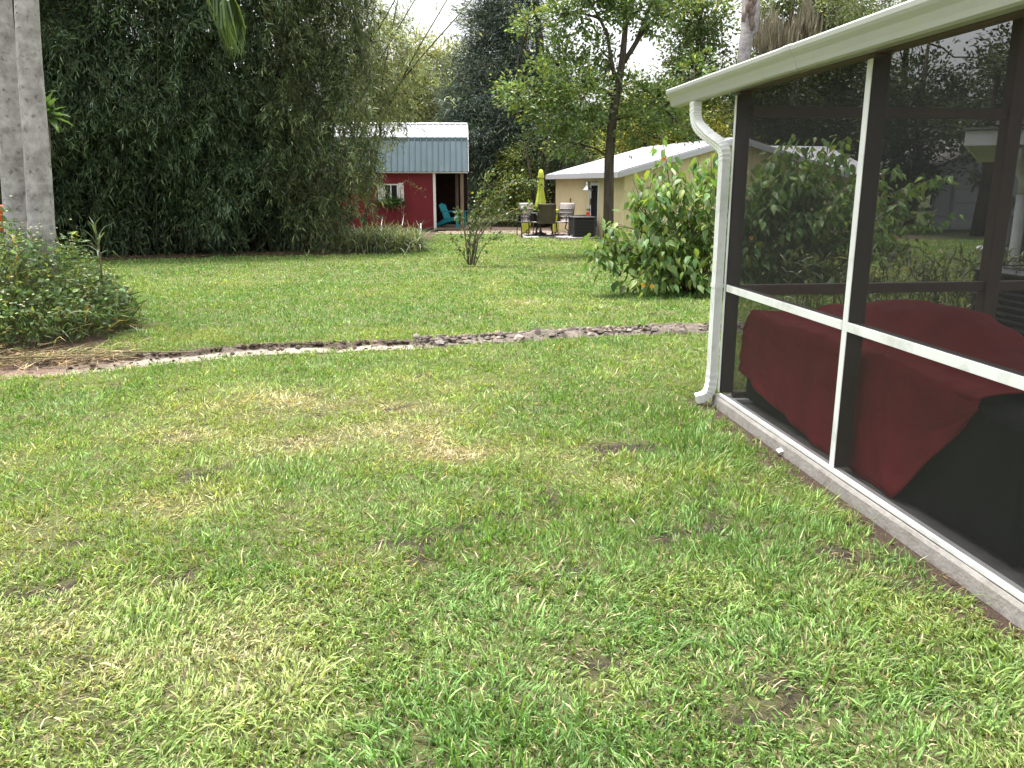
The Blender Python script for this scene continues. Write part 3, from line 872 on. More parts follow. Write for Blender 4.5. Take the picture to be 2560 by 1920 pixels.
part('break_flashing', M['shed_roof'], MB().prism([(BRK[0] - .045, BRK[1] - .09), (BRK[0] - .045 + .02, BRK[1] + .035), (BRK[0] + .06, BRK[1] + .062), (BRK[0] + .02, BRK[1] - .09)], SX0, SX1 + .005, lambda a, z, t: (t, a, z)), shed)
part('ridge_cap', M['sky_lit_roof'], MB().prism([(RDG[0] - .12, RDG[1] + .0), (RDG[0], RDG[1] + .06), (RDG[0] + .12, RDG[1] + .0)], SX0, SX1, lambda a, z, t: (t, a, z)), shed)
B2, L2 = (RDG[0] * 2 - BRK[0], BRK[1]), (RDG[0] * 2 - LOW[0], LOW[1])
part('rear_roof', M['shed_roof'], MB().prism([RDG, B2, L2, (L2[0] - .05, L2[1]), (B2[0] - .04, B2[1] - .05), (RDG[0], RDG[1] - .05)], SX0, SX1, lambda a, z, t: (t, a, z)), shed)
part('gable_wall', M['dark_in'], MB().prism([(LOW[0] + .2, 2.10), (L2[0] - .2, 2.10), (B2[0] - .06, B2[1] - .06), (RDG[0], RDG[1] - .06), (BRK[0] + .06, BRK[1] - .06)], SX1 - .10, SX1 - .05, lambda a, z, t: (t, a, z)), shed)
part('rake_trim', M['shed_white'], MB().prism([(LOW[0] + .02, 2.08), (LOW[0] + .10, 2.08), (BRK[0] + .07, BRK[1] - .09), (RDG[0], RDG[1] - .12), (RDG[0], RDG[1] - .02), (BRK[0] + .02, BRK[1] - .03)], SX1 + .002, SX1 + .022, lambda a, z, t: (t, a, z)), shed)
# window with shutters and window box
win = part('window', M['shed_white'], MB().box((-4.60, SY - .03, 1.08), (-4.555, SY - .002, 1.66)).box((-4.125, SY - .03, 1.08), (-4.08, SY - .002, 1.66))
           .box((-4.554, SY - .03, 1.615), (-4.126, SY - .002, 1.66)).box((-4.554, SY - .03, 1.08), (-4.126, SY - .002, 1.125)).box((-4.36, SY - .03, 1.126), (-4.32, SY - .002, 1.614)), shed)
for x0, x1 in ((-4.554, -4.361), (-4.319, -4.126)):
    o = MB().box((x0, SY - .012, 1.126), (x1, SY - .004, 1.614)).build('pane', M['glass']); o.parent = win
for x0 in (-4.80, -4.07):
    sh = part('shutter', M['shed_white'], MB().box((x0, SY - .034, 1.12), (x0 + .19, SY - .026, 1.16)).box((x0, SY - .034, 1.56), (x0 + .19, SY - .026, 1.60)), shed)
    for k in range(4):
        o = MB().box((x0 + k * .048, SY - .025, 1.03), (x0 + k * .048 + .043, SY - .002, 1.69 + .012 * (k % 2)), None, .003).build('slat', M['shed_white']); o.parent = sh
wb = tag(MB().box((-.27, -.18, 0), (.27, 0, .17), None, .01).build('window_box', M['terracotta'], None, (-4.33, SY - .032, .80)), 'dark window box on the red shed wall below the window', 'planter')
n = 700
Pc = np.array([-4.33, SY - .13, .98]) + rng.normal(size=(n, 3)) * np.array([.17, .05, .05])
Dd = rng.normal(size=(n, 3)) * [.9, .5, .5] + [0, -.3, .35]
fern = empty('window_box_fern', (-4.33, SY - .12, .97)); tag(fern, 'leafy green fern spilling from the window box on the shed', 'fern')
leaf_obj('fronds', M['leaf'], fern, Pc - np.array(fern.location), Dd, rng.uniform(.12, .36, n), .025, tints(n, (.06, .13, .03)), STRAP)

# patio beside the shed
patio = tag(MB().box((-2.9, 27.9, -.1), (3.2, 33.5, -.02)).build('patio', M['paver']), kind='structure')
for i in range(13):
    for j in range(4):
        x0 = -2.6 + i * .45 + .22 * (j % 2); y0 = 28.0 + j * .5
        o = MB().box((x0, y0, -.019), (x0 + .43, y0 + .48, .022 + .006 * rng.random()), None, .008).build('paver', M['paver']); o.parent = patio
pad0 = tag(MB().box((.35, 26.02, -.05), (1.95, 27.7, .035), None, .01).build('paving_slab', M['pad']), 'pale concrete slab under the patio chairs', kind='structure')

# turquoise adirondack chair on the shed porch
def adirondack():
    r = empty('adirondack_chair', (0, 0, 0))
    for k in range(5):
        x = -.22 + k * .11
        h = .86 + .06 * (1 - abs(k - 2) / 2)
        Mx = Matrix.Translation((x, .14, .30)) @ Matrix.Rotation(R(-24), 4, 'X')
        part_ = MB().box((-.05, -.011, -.06), (.05, .011, h - .30), Mx, .005).build('back_slat', M['turquoise']); part_.parent = r
    for k in range(5):
        y = -.42 + k * .115
        o = MB().box((-.27, y, .375 - k * .022), (.27, y + .105, .397 - k * .022), None, .005).build('seat_slat', M['turquoise']); o.parent = r
    for s in (-1, 1):
        o = MB().prism([(-.46, .0), (-.36, .0), (-.34, .30), (.55, -.0), (.68, .0), (.10, .33), (-.30, .37), (-.46, .37)], s * .285 - .014, s * .285 + .014, lambda a, z, t: (t, a, max(z, 0))).build('side_rail', M['turquoise']); o.parent = r
        o = MB().box((s * .33 - .07, -.52, .56), (s * .33 + .07, .26, .583), None, .01).build('armrest', M['turquoise']); o.parent = r
        o = MB().box((s * .315 - .015, -.46, .0), (s * .315 + .015, -.36, .559), None, .004).build('leg', M['turquoise']); o.parent = r
    return r
ac = adirondack(); ac.location = (-2.26, 31.0, .105); ac.rotation_euler = (0, 0, R(68))
tag(ac, 'turquoise adirondack chair on the porch of the red shed', 'chair')

# sling chairs round the patio table
def sling_chair(mat):
    r = empty('patio_chair', (0, 0, 0))
    prof = [(-.30, .43), (-.24, .45), (.0, .42), (.20, .42), (.26, .50), (.33, .75), (.38, .98), (.41, 1.02)]
    v, f = [], []
    for y, z in prof:
        v += [(-.25, y, z), (.25, y, z)]
    b = MB()
    for i in range(len(prof) - 1): f.append((2 * i, 2 * i + 1, 2 * i + 3, 2 * i + 2))
    m = len(v); v2 = [(x, y + .012, z - .022) for x, y, z in v]
    b.add(v + v2, f + [tuple(reversed([q + m for q in k])) for k in f] + [(2 * i, 2 * i + 2, 2 * i + 2 + m, 2 * i + m) for i in range(len(prof) - 1)] + [(2 * i + 1 + m, 2 * i + 3 + m, 2 * i + 3, 2 * i + 1) for i in range(len(prof) - 1)] + [(0, 0 + m, 1 + m, 1), (2 * len(prof) - 2, 2 * len(prof) - 1, 2 * len(prof) - 1 + m, 2 * len(prof) - 2 + m)], True)
    o = b.build('sling', mat); o.parent = r
    for k, (y, z) in enumerate(((.285, .58), (.315, .70), (.345, .83))):
        o = MB().tube([(-.245, y - .012, z), (.245, y - .012, z)], .014, 6).build('pad_seam', mat); o.parent = r
    for s in (-1, 1):
        o = MB().tube([(s * .27, -.32, .43), (s * .27, .0, .41), (s * .27, .22, .42), (s * .27, .34, .75), (s * .27, .42, 1.03)], .016, 6).build('side_frame', M['dark_metal']); o.parent = r
        o = MB().tube([(s * .285, .30, .66), (s * .30, .05, .68), (s * .30, -.22, .67), (s * .30, -.28, .62), (s * .285, -.24, .45)], .016, 6).build('armrest', M['dark_metal']); o.parent = r
        o = MB().tube([(s * .22, -.30, .06), (s * .24, -.1, .02), (s * .24, .15, .02), (s * .22, .32, .06)], .016, 6).build('base_rail', M['dark_metal']); o.parent = r
        o = MB().tube([(s * .24, .0, .02), (s * .2, .10, .14), (s * .16, -.06, .24), (s * .18, .0, .40)], .018, 6).build('spring_leg', M['dark_metal']); o.parent = r
    o = MB().tube([(-.24, .02, .025), (.24, .02, .025)], .014, 6).build('cross_rail', M['dark_metal']); o.parent = r
    return r
c0 = sling_chair(M['sling'])
c1 = copy_tree(c0)
c2 = sling_chair(M['sling_brown'])
for c, loc, rz, lb in ((c0, (.68, 26.95, .036), 35, 'taupe sling patio chair left of the brown one, facing right'),
                       (c2, (1.08, 26.35, .036), 180, 'brown sling patio chair with its back to the lawn'),
                       (c1, (1.60, 26.95, .036), -30, 'taupe sling patio chair nearest the air conditioner')):
    c.location = loc; c.rotation_euler = (0, 0, R(rz)); tag(c, lb, 'chair', 'patio chairs around the table')
tb = empty('patio_table', (1.05, 27.15, .036)); tag(tb, 'dark metal patio table between the sling chairs', 'table')
o = MB().lathe([(.50, .68), (.52, .69), (.52, .705), (.50, .715)], n=24).build('table_top', M['dark_metal']); o.parent = tb
for k in range(4):
    a = R(45 + 90 * k)
    o = MB().tube([(.40 * math.cos(a), .40 * math.sin(a), .0), (.30 * math.cos(a), .30 * math.sin(a), .35), (.40 * math.cos(a), .40 * math.sin(a), .68)], .018, 6).build('leg', M['dark_metal']); o.parent = tb
# low dark metal plant stand / side chair frame at the left
st = empty('metal_side_chair', (.42, 26.6, .036), R(20)); tag(st, 'small black metal chair frame at the left of the patio set', 'chair')
for s in (-1, 1):
    o = MB().tube([(s * .2, -.2, 0), (s * .2, -.2, .42)], .014, 6).build('leg', M['dark_metal']); o.parent = st
    o = MB().tube([(s * .2, .2, 0), (s * .2, .2, .42), (s * .19, .24, .66)], .014, 6).build('back_leg', M['dark_metal']); o.parent = st
o = MB().box((-.21, -.21, .42), (.21, .21, .445), None, .006).build('seat', M['dark_metal']); o.parent = st
for k in range(5):
    o = MB().tube([(-.16 + k * .08, .215, .44), (-.16 + k * .08, .24, .66)], .008, 5).build('back_bar', M['dark_metal']); o.parent = st
o = MB().tube([(-.2, .24, .66), (0, .245, .70), (.2, .24, .66)], .014, 6).build('back_rail', M['dark_metal']); o.parent = st
# closed umbrella
um = empty('patio_umbrella', (.93, 27.2, .0)); tag(um, 'closed lime green patio umbrella behind the chairs', 'umbrella')
o = MB().lathe([(.20, .036), (.20, .09), (.06, .12), (.03, .2)], n=16).build('base', M['dark_metal']); o.parent = um
o = MB().tube([(0, 0, .12), (0, 0, 2.10)], .02, 8).build('pole', M['post_wood']); o.parent = um
o = MB().lathe([(.165, .90), (.17, .95), (.145, 1.10), (.105, 1.35), (.085, 1.5), (.095, 1.70), (.075, 1.80), (.06, 1.84)], n=32, pleat=.13, npl=8).build('canopy', M['lime']); o.parent = um
o = MB().lathe([(.10, 1.83), (.098, 1.86), (.075, 2.0), (.05, 2.09), (.0, 2.11)], n=32, pleat=.08, npl=8).build('top_flap', M['lime']); o.parent = um
o = MB().tube([(-.092, -.01, 1.5), (0, -.10, 1.5), (.092, -.01, 1.5), (0, .10, 1.5)], .012, 5).build('tie_strap', M['lime']); o.parent = um
# lime cushion / tarp glimpses beside the umbrella
tag(MB().box((-.16, -.05, 0), (.16, .05, .62), None, .03).build('lime_cushion', M['lime'], None, (.47, 28.4, .02)), 'lime cushion standing behind the left patio chair', 'cushion', 'lime cushions behind the chairs')
tag(MB().box((-.10, -.05, 0), (.10, .05, .80), None, .03).build('lime_cushion', M['lime'], None, (1.50, 28.6, .02)), 'lime cushion standing between the umbrella and the yellow house', 'cushion', 'lime cushions behind the chairs')

# air conditioner
def ac_unit(name, loc, rz, w, h, label):
    r = empty(name, loc, rz); tag(r, label, 'air conditioner')
    b = MB().box((-w / 2 + .03, -w / 2 + .03, .03), (w / 2 - .03, w / 2 - .03, h - .05)); o = b.build('coil', M['ac_dark']); o.parent = r
    for sx in (-1, 1):
        for sy in (-1, 1):
            b = MB().box((sx * (w / 2 - .03) - .03, sy * (w / 2 - .03) - .03, .0), (sx * (w / 2 - .03) + .03, sy * (w / 2 - .03) + .03, h - .045), None, .012); o = b.build('corner_post', M['ac_grey']); o.parent = r
    nl = 11
    lou = MB().box((-w / 2 + .062, -w / 2 + .005, 0), (w / 2 - .062, -w / 2 + .028, .018)).mesh('louvre')
    for side in range(4):
        for k in range(nl):
            o = link('louvre', lou, r, M['ac_grey']); o.rotation_euler = (0, 0, side * math.pi / 2); o.location = (0, 0, .06 + k * (h - .14) / nl)
    o = MB().box((-w / 2 - .01, -w / 2 - .01, h - .044), (w / 2 + .01, w / 2 + .01, h), None, .015).build('top_lid', M['ac_grey']); o.parent = r
    b = MB()
    for rr in (.08, .16, .24, .30):
        b.tube([(rr * w / .72 * math.cos(a), rr * w / .72 * math.sin(a), h + .02 + .03 * (1 - rr / .3)) for a in np.linspace(0, 2 * math.pi, 25)], .006, 5, False)
    o = b.build('fan_grille', M['ac_dark']); o.parent = r
    o = MB().box((-w / 2 - .12, -w / 2 - .12, -.09), (w / 2 + .12, w / 2 + .12, -.001), None, .01).build('pad', M['pad']); o.parent = r
    return r
ac_unit('air_conditioner', (2.19, 26.1, .05), R(8), .72, .62, 'dark grey air conditioner on a pad by the yellow house')
ac_unit('air_conditioner', (4.78, 7.35, .06), R(7), .82, .80, 'dark air conditioner seen through the porch screen at the right edge')

# ------------------------------------------------------------------ yellow house
house = empty('yellow_house', (3.2, 24.3, 0))
tag(house, 'cream yellow house with white metal roof behind the flowering bush', 'house')
HO = np.array([3.22, 24.2]); HS = np.array([-.262, .965]); HG = np.array([.965, .262])     # side wall runs HS, gable runs HG
def hp(s, g, z):
    q = HO + HS * s + HG * g
    return (q[0], q[1], z)
def hbox(s0, s1, g0, g1, z0, z1):
    v = [hp(s, g, z) for z in (z0, z1) for s, g in ((s0, g0), (s1, g0), (s1, g1), (s0, g1))]
    return MB().add(v, [(0, 1, 2, 3), (7, 6, 5, 4), (0, 4, 5, 1), (1, 5, 6, 2), (2, 6, 7, 3), (3, 7, 4, 0)])
EV, PK, GH = 1.95, 2.86, 3.45
# side wall as separate vertical boards
nb = 22; bwid = 6.3 / nb
for k in range(nb):
    if 7 <= k <= 9 or False: 
        continue
    part('siding_board', M['yellow_wall'], hbox(k * bwid + .004, (k + 1) * bwid - .004, .0, .06, 0, EV), house)
part('door_header', M['yellow_wall'], hbox(7 * bwid, 10 * bwid, .0, .06, 1.72, EV), house)
dr_ = part('door', M['door_white'], hbox(7 * bwid + .05, 10 * bwid - .05, .02, .05, .05, 1.70), house)
o = hbox(7 * bwid + .16, 10 * bwid - .16, .012, .019, .35, 1.6).build('pane', M['glass']); o.parent = dr_
part('door_trim', M['door_white'], hbox(7 * bwid + .003, 7 * bwid + .047, -.012, .055, .0, 1.72), house)
part('door_trim', M['door_white'], hbox(10 * bwid - .047, 10 * bwid - .003, -.012, .055, .0, 1.72), house)
part('wall_core', M['dark_in'], hbox(.07, 6.25, .07, 6.8, .0, EV - .02), house)
# gable wall boards
nb2 = 24; gw = 2 * GH / nb2
for k in range(nb2):
    g0, g1 = k * gw + .004, (k + 1) * gw - .004
    zt = lambda g: EV + (PK - EV) * (1 - abs(g - GH) / GH)
    v = [hp(s, g, z) for s in (0, -.05) for g, z in ((g0, 0), (g1, 0), (g1, zt(g1)), (g0, zt(g0)))]
    part('gable_board', M['yellow_wall'], MB().add(v, [(3, 2, 1, 0), (4, 5, 6, 7), (0, 1, 5, 4), (1, 2, 6, 5), (2, 3, 7, 6), (3, 0, 4, 7)]), house)
part('corner_board', M['yellow_wall'], hbox(-.065, .075, -.02, -.001, 0, EV), house)
# roof: two slopes with ribs
def hroof(g_e, z_e, g_r, z_r, s0, s1, name):
    n_ = 11
    for k in range(n_):
        a0 = s0 + (s1 - s0) * k / n_; a1 = s0 + (s1 - s0) * (k + 1) / n_
        v = [hp(a, g, z + dz) for dz in (.0, .035) for a, g, z in ((a0, g_e, z_e), (a1 - .004, g_e, z_e), (a1 - .004, g_r, z_r), (a0, g_r, z_r))]
        v += [hp(a, g, z + dz) for dz in (.034, .06) for a, g, z in ((a0, g_e, z_e), (a0 + .04, g_e, z_e), (a0 + .04, g_r, z_r), (a0, g_r, z_r))]
        bx_ = [(0, 1, 2, 3), (7, 6, 5, 4), (0, 4, 5, 1), (1, 5, 6, 2), (2, 6, 7, 3), (3, 7, 4, 0)]
        part(name, M['roof_white'], MB().add(v, bx_ + [tuple(i + 8 for i in q) for q in bx_]), house)
OV = .30
zs_ = (PK - EV) / GH
hroof(-OV, EV - zs_ * OV + .08, GH, PK + .08, -.30, 6.5, 'roof_panel')
hroof(2 * GH + OV, EV - zs_ * OV + .08, GH, PK + .08, -.30, 6.5, 'roof_panel')
part('eave_fascia', M['roof_white'], hbox(-.30, 6.5, -OV - .022, -OV - .001, EV - zs_ * OV - .05, EV - zs_ * OV + .10), house)
for sgn, gA in ((1, -OV), (-1, 2 * GH + OV)):
    v = [hp(s, g, z) for s in (-.325, -.302) for g, z in ((gA, EV - zs_ * OV - .05), (GH, PK - .05), (GH, PK + .10), (gA, EV - zs_ * OV + .10))]
    part('rake_fascia', M['roof_white'], MB().add(v, [(0, 1, 2, 3), (7, 6, 5, 4), (0, 4, 5, 1), (1, 5, 6, 2), (2, 6, 7, 3), (3, 7, 4, 0)]), house)
# cross wing to the right with its roof plane towards the lawn
def wing(b, z_off, th):
    s_e, s_r = .9, 3.9
    v = [hp(s, g, z) for dz in (0, th) for s, g, z in ((s_e, GH + .2, EV - .02 + z_off + dz), (s_e, 9.4, EV - .02 + z_off + dz), (s_r, 9.4, PK + .06 + z_off + dz), (s_r, GH + .2, PK + .06 + z_off + dz))]
    b.add(v, [(3, 2, 1, 0), (4, 5, 6, 7), (0, 1, 5, 4), (1, 2, 6, 5), (2, 3, 7, 6), (3, 0, 4, 7)])
b = MB(); wing(b, .0, .04); part('wing_roof', M['roof_white'], b, house)
part('wing_wall', M['yellow_wall'], hbox(1.25, 1.31, 6.95, 9.1, 0, EV + .05), house)
# barn lamp and small fittings on the side wall
lamp = empty('barn_lamp', hp(2.45, -.20, 1.45)); tag(lamp, 'galvanised barn lamp on the yellow side wall', 'lamp')
o = MB().lathe([(.17, .0), (.165, .02), (.12, .07), (.075, .12), (.06, .20), (.05, .26), (.02, .28)], n=20).build('shade', M['galv']); o.parent = lamp
o = MB().tube([(0, 0, .27), (0, .0, .36), (.06, .02, .40), (.19, .05, .36), (.2, .053, .26)], .012, 6).build('arm', M['galv']); o.parent = lamp
for s, z, h, w_, nm, lb in ((2.65, 1.00, .20, .07, 'wall_plaque', 'dark narrow plaque on the yellow wall below the barn lamp'), (4.6, .80, .38, .08, 'wall_plaque', 'dark narrow plaque on the yellow wall near its far end'), (2.75, .82, .06, .24, 'wall_shelf', 'small brown shelf on the yellow wall below the plaque')):
    tag(hbox(s, s + w_, -.03, -.002, z, z + h).build(nm, M['post_wood']), lb, 'plaque' if 'plaque' in nm else 'shelf')

# ------------------------------------------------------------------ main house corner, far garage and ornament seen through the porch
NHX, NHY = 4.90, 9.25
mh = empty('neighbour_house', (NHX, NHY, 0), R(-30)); tag(mh, 'dark walled house corner with white fascia seen through the porch screen', 'house')
def npart(name, mat, b, par=None):
    o = b.build(name, mat); o.parent = par or mh; return o
npart('wall', M['olive_wall'], MB().box((.80, .62, 0), (8, .82, 2.02)))
npart('side_wall', M['olive_wall'], MB().box((.80, .821, 0), (1.0, 8, 2.02)))
npart('soffit', M['ceiling'], MB().box((.03, .03, 2.035), (8, 8, 2.06)))
npart('fascia', M['white'], MB().box((0, -.02, 2.02), (8, .0, 2.17)))
npart('side_fascia', M['white'], MB().box((0, .002, 2.02), (.03, 8, 2.17)))
for k in range(9):
    y0 = -.06 + k * .30; z0 = 2.18 + k * .085
    npart('shingle_course', M['shingle'], MB().box((-.03 + k * .3, y0, z0), (8, y0 + .36, z0 + .022)))
dsn = empty('downspout'); dsn.parent = mh
for nm, pth in (('pipe', [(.62, .50, .02), (.62, .50, 1.50)]), ('elbow', [(.62, .50, 1.505), (.62, .48, 1.66), (.52, .20, 1.86), (.50, .08, 2.0)])):
    o = MB().tube(pth, .06, 10).build(nm, M['white']); o.parent = dsn
ga = empty('far_garage', (17, 31, 0)); tag(ga, 'pale grey garage far behind the porch screen', 'garage')
part('wall', M['grey_wall'], MB().box((15.6, 31, 0), (20.5, 31.2, 2.2)), ga)
part('gable', M['grey_wall'], MB().prism([(15.6, 2.21), (20.5, 2.21), (18.05, 3.3)], 31.0, 31.2, lambda a, z, t: (a, t, z)), ga)
part('roof', M['shingle'], MB().prism([(15.3, 2.16), (18.05, 3.36), (20.8, 2.16), (20.8, 2.26), (18.05, 3.46), (15.3, 2.26)], 30.7, 37, lambda a, z, t: (a, t, z)), ga)
gd = part('garage_door', M['grey_wall'], MB().box((16.2, 30.96, .0), (18.7, 30.999, 1.95)), ga)
for k in range(4):
    o = MB().box((16.25, 30.93, .03 + k * .48), (18.65, 30.959, .48 + k * .48), None, .01).build('door_panel', M['grey_wall']); o.parent = gd
orn = empty('garden_ornament', (7.42, 12.6, 0)); tag(orn, 'white garden ornament on a pedestal behind the brown porch post', 'ornament')
o = MB().lathe([(.30, 0), (.30, .06), (.20, .10), (.15, .30), (.16, .50), (.30, .62), (.33, .66), (.30, .70)], n=20).build('pedestal', M['white']); o.parent = orn
o = MB().lathe([(.10, .70), (.17, .80), (.19, .95), (.13, 1.10), (.07, 1.18), (.09, 1.26), (.12, 1.34), (.09, 1.44), (.0, 1.48)], n=18).build('figure', M['white']); o.parent = orn

# ------------------------------------------------------------------ vegetation builders
def curve_pts(p0, p1, bend, n=7):
    p0, p1 = np.array(p0, float), np.array(p1, float)
    L = np.linalg.norm(p1 - p0)
    off = rng.normal(size=3) * bend * L
    return [tuple(p0 + (p1 - p0) * t + off * math.sin(math.pi * t) * .5 + rng.normal(size=3) * bend * L * .12 * (0 < t < 1)) for t in np.linspace(0, 1, n)]

def clump_leaves(clumps, n_per_m2, sub_r, spread=.62):
    """leaf positions gathered into small sprays on and inside uneven ellipsoids; returns P, outward D"""
    Ps, Ds = [], []
    for c, r in clumps:
        r = np.broadcast_to(np.array(r, float), (3,))
        area = 4 * np.pi * (np.prod(r) ** (2 / 3))
        nsub = max(int(area / (sub_r ** 2 * 2.2)), 6)
        d = unit(rng.normal(size=(nsub, 3)))
        rad = rng.uniform(.35, 1.0, nsub) ** .6 * (0.75 + .5 * rng.random(nsub))
        sc = np.array(c) + d * rad[:, None] * r
        k = max(int(n_per_m2 * area / nsub), 3)
        w = sub_r * rng.uniform(.5, 1.4, nsub)
        off = rng.normal(size=(nsub, k, 3)) * (w[:, None, None] * spread) * np.array([1, 1, .7])
        P = sc[:, None, :] + off
        D = off * .8 + d[:, None, :] * .25 + rng.normal(size=off.shape) * .35 * sub_r
        Ps.append(P.reshape(-1, 3)); Ds.append(D.reshape(-1, 3))
    return np.concatenate(Ps), np.concatenate(Ds)

def tree(name, label, trunk, radii, clumps, leaf, dens, sub_r, base, group=None, mat='leaf', bark='bark', limbs=(), droop=.0, var=.28, alt=None, frac=0, zmin=.3, tpl=KITE, warm=.12):
    """trunk: points, radii; clumps: [(centre, radius)], limbs: extra drawn branches [(pts, radii)]; leaf=(length,width)"""
    trunk = [np.array(p, float) for p in trunk]
    loc = trunk[0]
    r = empty(name, tuple(loc)); tag(r, label, 'tree' if 'shrub' not in name and 'bush' not in name else 'shrub', group)
    b = MB().tube(trunk, radii, 10)
    o = on(b.build('trunk', M[bark]), r)
    tp = np.array(trunk)
    for pts, rr in limbs:
        on(MB().tube(pts, rr, 7).build('limb', M[bark]), r)
    # twigs reach from the nearest limb or trunk point into each clump
    anchors = [p for p in tp[1:]] + [np.array(q) for pts, _ in limbs for q in pts[1:]]
    b = MB()
    for c, rd in clumps:
        c = np.array(c); rd_ = np.max(rd)
        ds = [np.linalg.norm(a - c) + .8 * max(0, a[2] - c[2]) for a in anchors]
        a = anchors[int(np.argmin(ds))]
        pts = curve_pts(a, c, .12)
        r0 = min(radii[-1] * .6 + .01, .05)
        b.tube(pts, list(np.linspace(r0, r0 * .4, len(pts))), 5)
        for k in range(4):
            e = c + unit(rng.normal(size=3)) * rd_ * .75
            b.tube(curve_pts(pts[4], e, .12, 5), list(np.linspace(r0 * .45, .004, 5)), 4)
    o = on(b.build('branches', M[bark]), r); o['kind'] = 'stuff'
    P, D = clump_leaves(clumps, dens, sub_r)
    D[:, 2] -= droop * np.linalg.norm(D, axis=1)
    k = P[:, 2] > zmin; P, D = P[k], D[k]
    n = len(P)
    me = leaf_mesh('crown', P - loc, D, leaf[0] * rng.uniform(.6, 1.3, n), leaf[1] * rng.uniform(.7, 1.25, n), tints(n, base, var, warm, alt, frac), tpl)
    o = link('crown', me, r, M[mat]); o['kind'] = 'stuff'
    return r, n
NL = {}
def C(x, y, Y, r, dy=0, sx=1.0, sz=1.0):
    """clump centred at a measured position, radius in photo pixels"""
    p = at(x, y, Y + dy); m = r * Y * 1.03 / FPX
    return (tuple(p), (m * sx, m, m * sz))

# ------------------------------------------------------------------ palm pair at the left
def palm(name, label, base, top, r0, r1, fronds):
    r = empty(name, base); tag(r, label, 'palm tree')
    base, top = np.array(base, float), np.array(top, float)
    pts, rr = [], []
    for i in range(60):
        t = i / 59
        p = base + (top - base) * t; p[0] += .03 * math.sin(t * 9)
        pts.append(p); rr.append((r0 + (r1 - r0) * min(1, t * 1.6) ** .7) * (1 + .006 * math.sin(i * 2.1) + .005 * (i % 5 == 0)) + .05 * max(0, 1 - t * 9))
    b = MB().tube([tuple(p - base) for p in pts], rr, 28)
    o = b.build('trunk', M['palm_bark']); o.parent = r
    for (end, droop, n, seedv) in fronds:
        end = np.array(end, float); mid = (top + end) / 2 + np.array([0, 0, droop])
        cp = [tuple(((1 - t) ** 2 * top + 2 * (1 - t) * t * mid + t * t * end) - base) for t in np.linspace(0, 1, 16)]
        f_ = MB().tube(cp, list(np.linspace(.03, .006, 16)), 6).build('frond', M['twig']); f_.parent = r
        cpa = np.array(cp); ti = np.clip(1 - .8 * rng.random(n) ** (2.2 if n > 400 else 1), .15, 1) * 14.99
        i0 = np.clip(ti.astype(int), 0, 14); fr = (ti - i0)[:, None]
        P = cpa[i0] * (1 - fr) + cpa[i0 + 1] * fr
        tg = unit(cpa[i0 + 1] - cpa[i0]); sd = unit(np.cross(tg, [0, 0, 1])) * np.where(rng.random(n) < .5, 1, -1)[:, None]
        D = tg * .35 + sd * .10 + np.array([0, 0, -1.0]) + rng.normal(size=(n, 3)) * .07
        le = leaf_mesh('leaflets', P, D, rng.uniform(.45, .75, n), .022, tints(n, (.105, .16, .055), .25), STRAP, sd * 1.0 + rng.normal(size=(n, 3)) * .3)
        o = link('leaflets', le, f_, M['leaf']); o['kind'] = 'stuff'
    return r
ft = at(575, 20, 9.0)
palm('palm_tree', 'smooth grey palm trunk nearer the camera, right of the pair at left', (-5.50, 9.5, 0), (-4.88, 9.5, 6.6), .160, .112,
     [((-2.90, 9.0, 3.55), .95, 460, 1), ((-5.2, 11.8, 5.4), 1.5, 120, 2), ((-7.2, 9.2, 5.8), 1.3, 120, 3), ((-3.9, 11.5, 5.9), 1.3, 120, 4), ((-6.3, 7.9, 6.0), 1.2, 110, 5)])
palm('palm_tree', 'darker grey palm trunk cut by the left edge of the photo', (-5.86, 9.75, 0), (-5.42, 9.8, 6.9), .185, .125,
     [((-7.6, 10.5, 6.0), 1.3, 110, 6), ((-5.4, 12.3, 6.2), 1.3, 110, 7)])
tag(MB().tube(bez((-5.66, 9.27, 1.93), (-5.75, 9.25, 1.86), (-5.9, 9.4, 1.85), (-6.6, 9.1, 1.82), 14), .006, 5).tube(bez((-5.66, 9.28, 1.92), (-5.72, 9.26, 1.82), (-5.95, 9.3, 1.76), (-6.5, 9.1, 1.55), 12), .005, 5).build('wire', M['wire']),
    'thin dark wires tied to the palm trunk at the left edge', 'wire')
op = at(2, 545, 10.6)
tag(MB().lathe([(.12, 0), (.15, .05), (.17, .30), (.18, .34), (.165, .36), (.15, .33)], n=18).build('orange_pot', M['orange'], None, (op[0] - .12, 10.6, op[2] - .2)), 'orange red pot behind the palm trunk at the left edge', 'pot')
st_ = MB().lathe([(.16, 0), (.16, .03), (.05, .06), (.05, max(op[2] - .28, .3)), (.15, max(op[2] - .24, .34)), (.15, op[2] - .205)], n=14)
tag(st_.build('plant_stand', M['post_wood'], None, (op[0] - .12, 10.6, .02)), 'wooden stand under the orange pot behind the palm', 'stand')

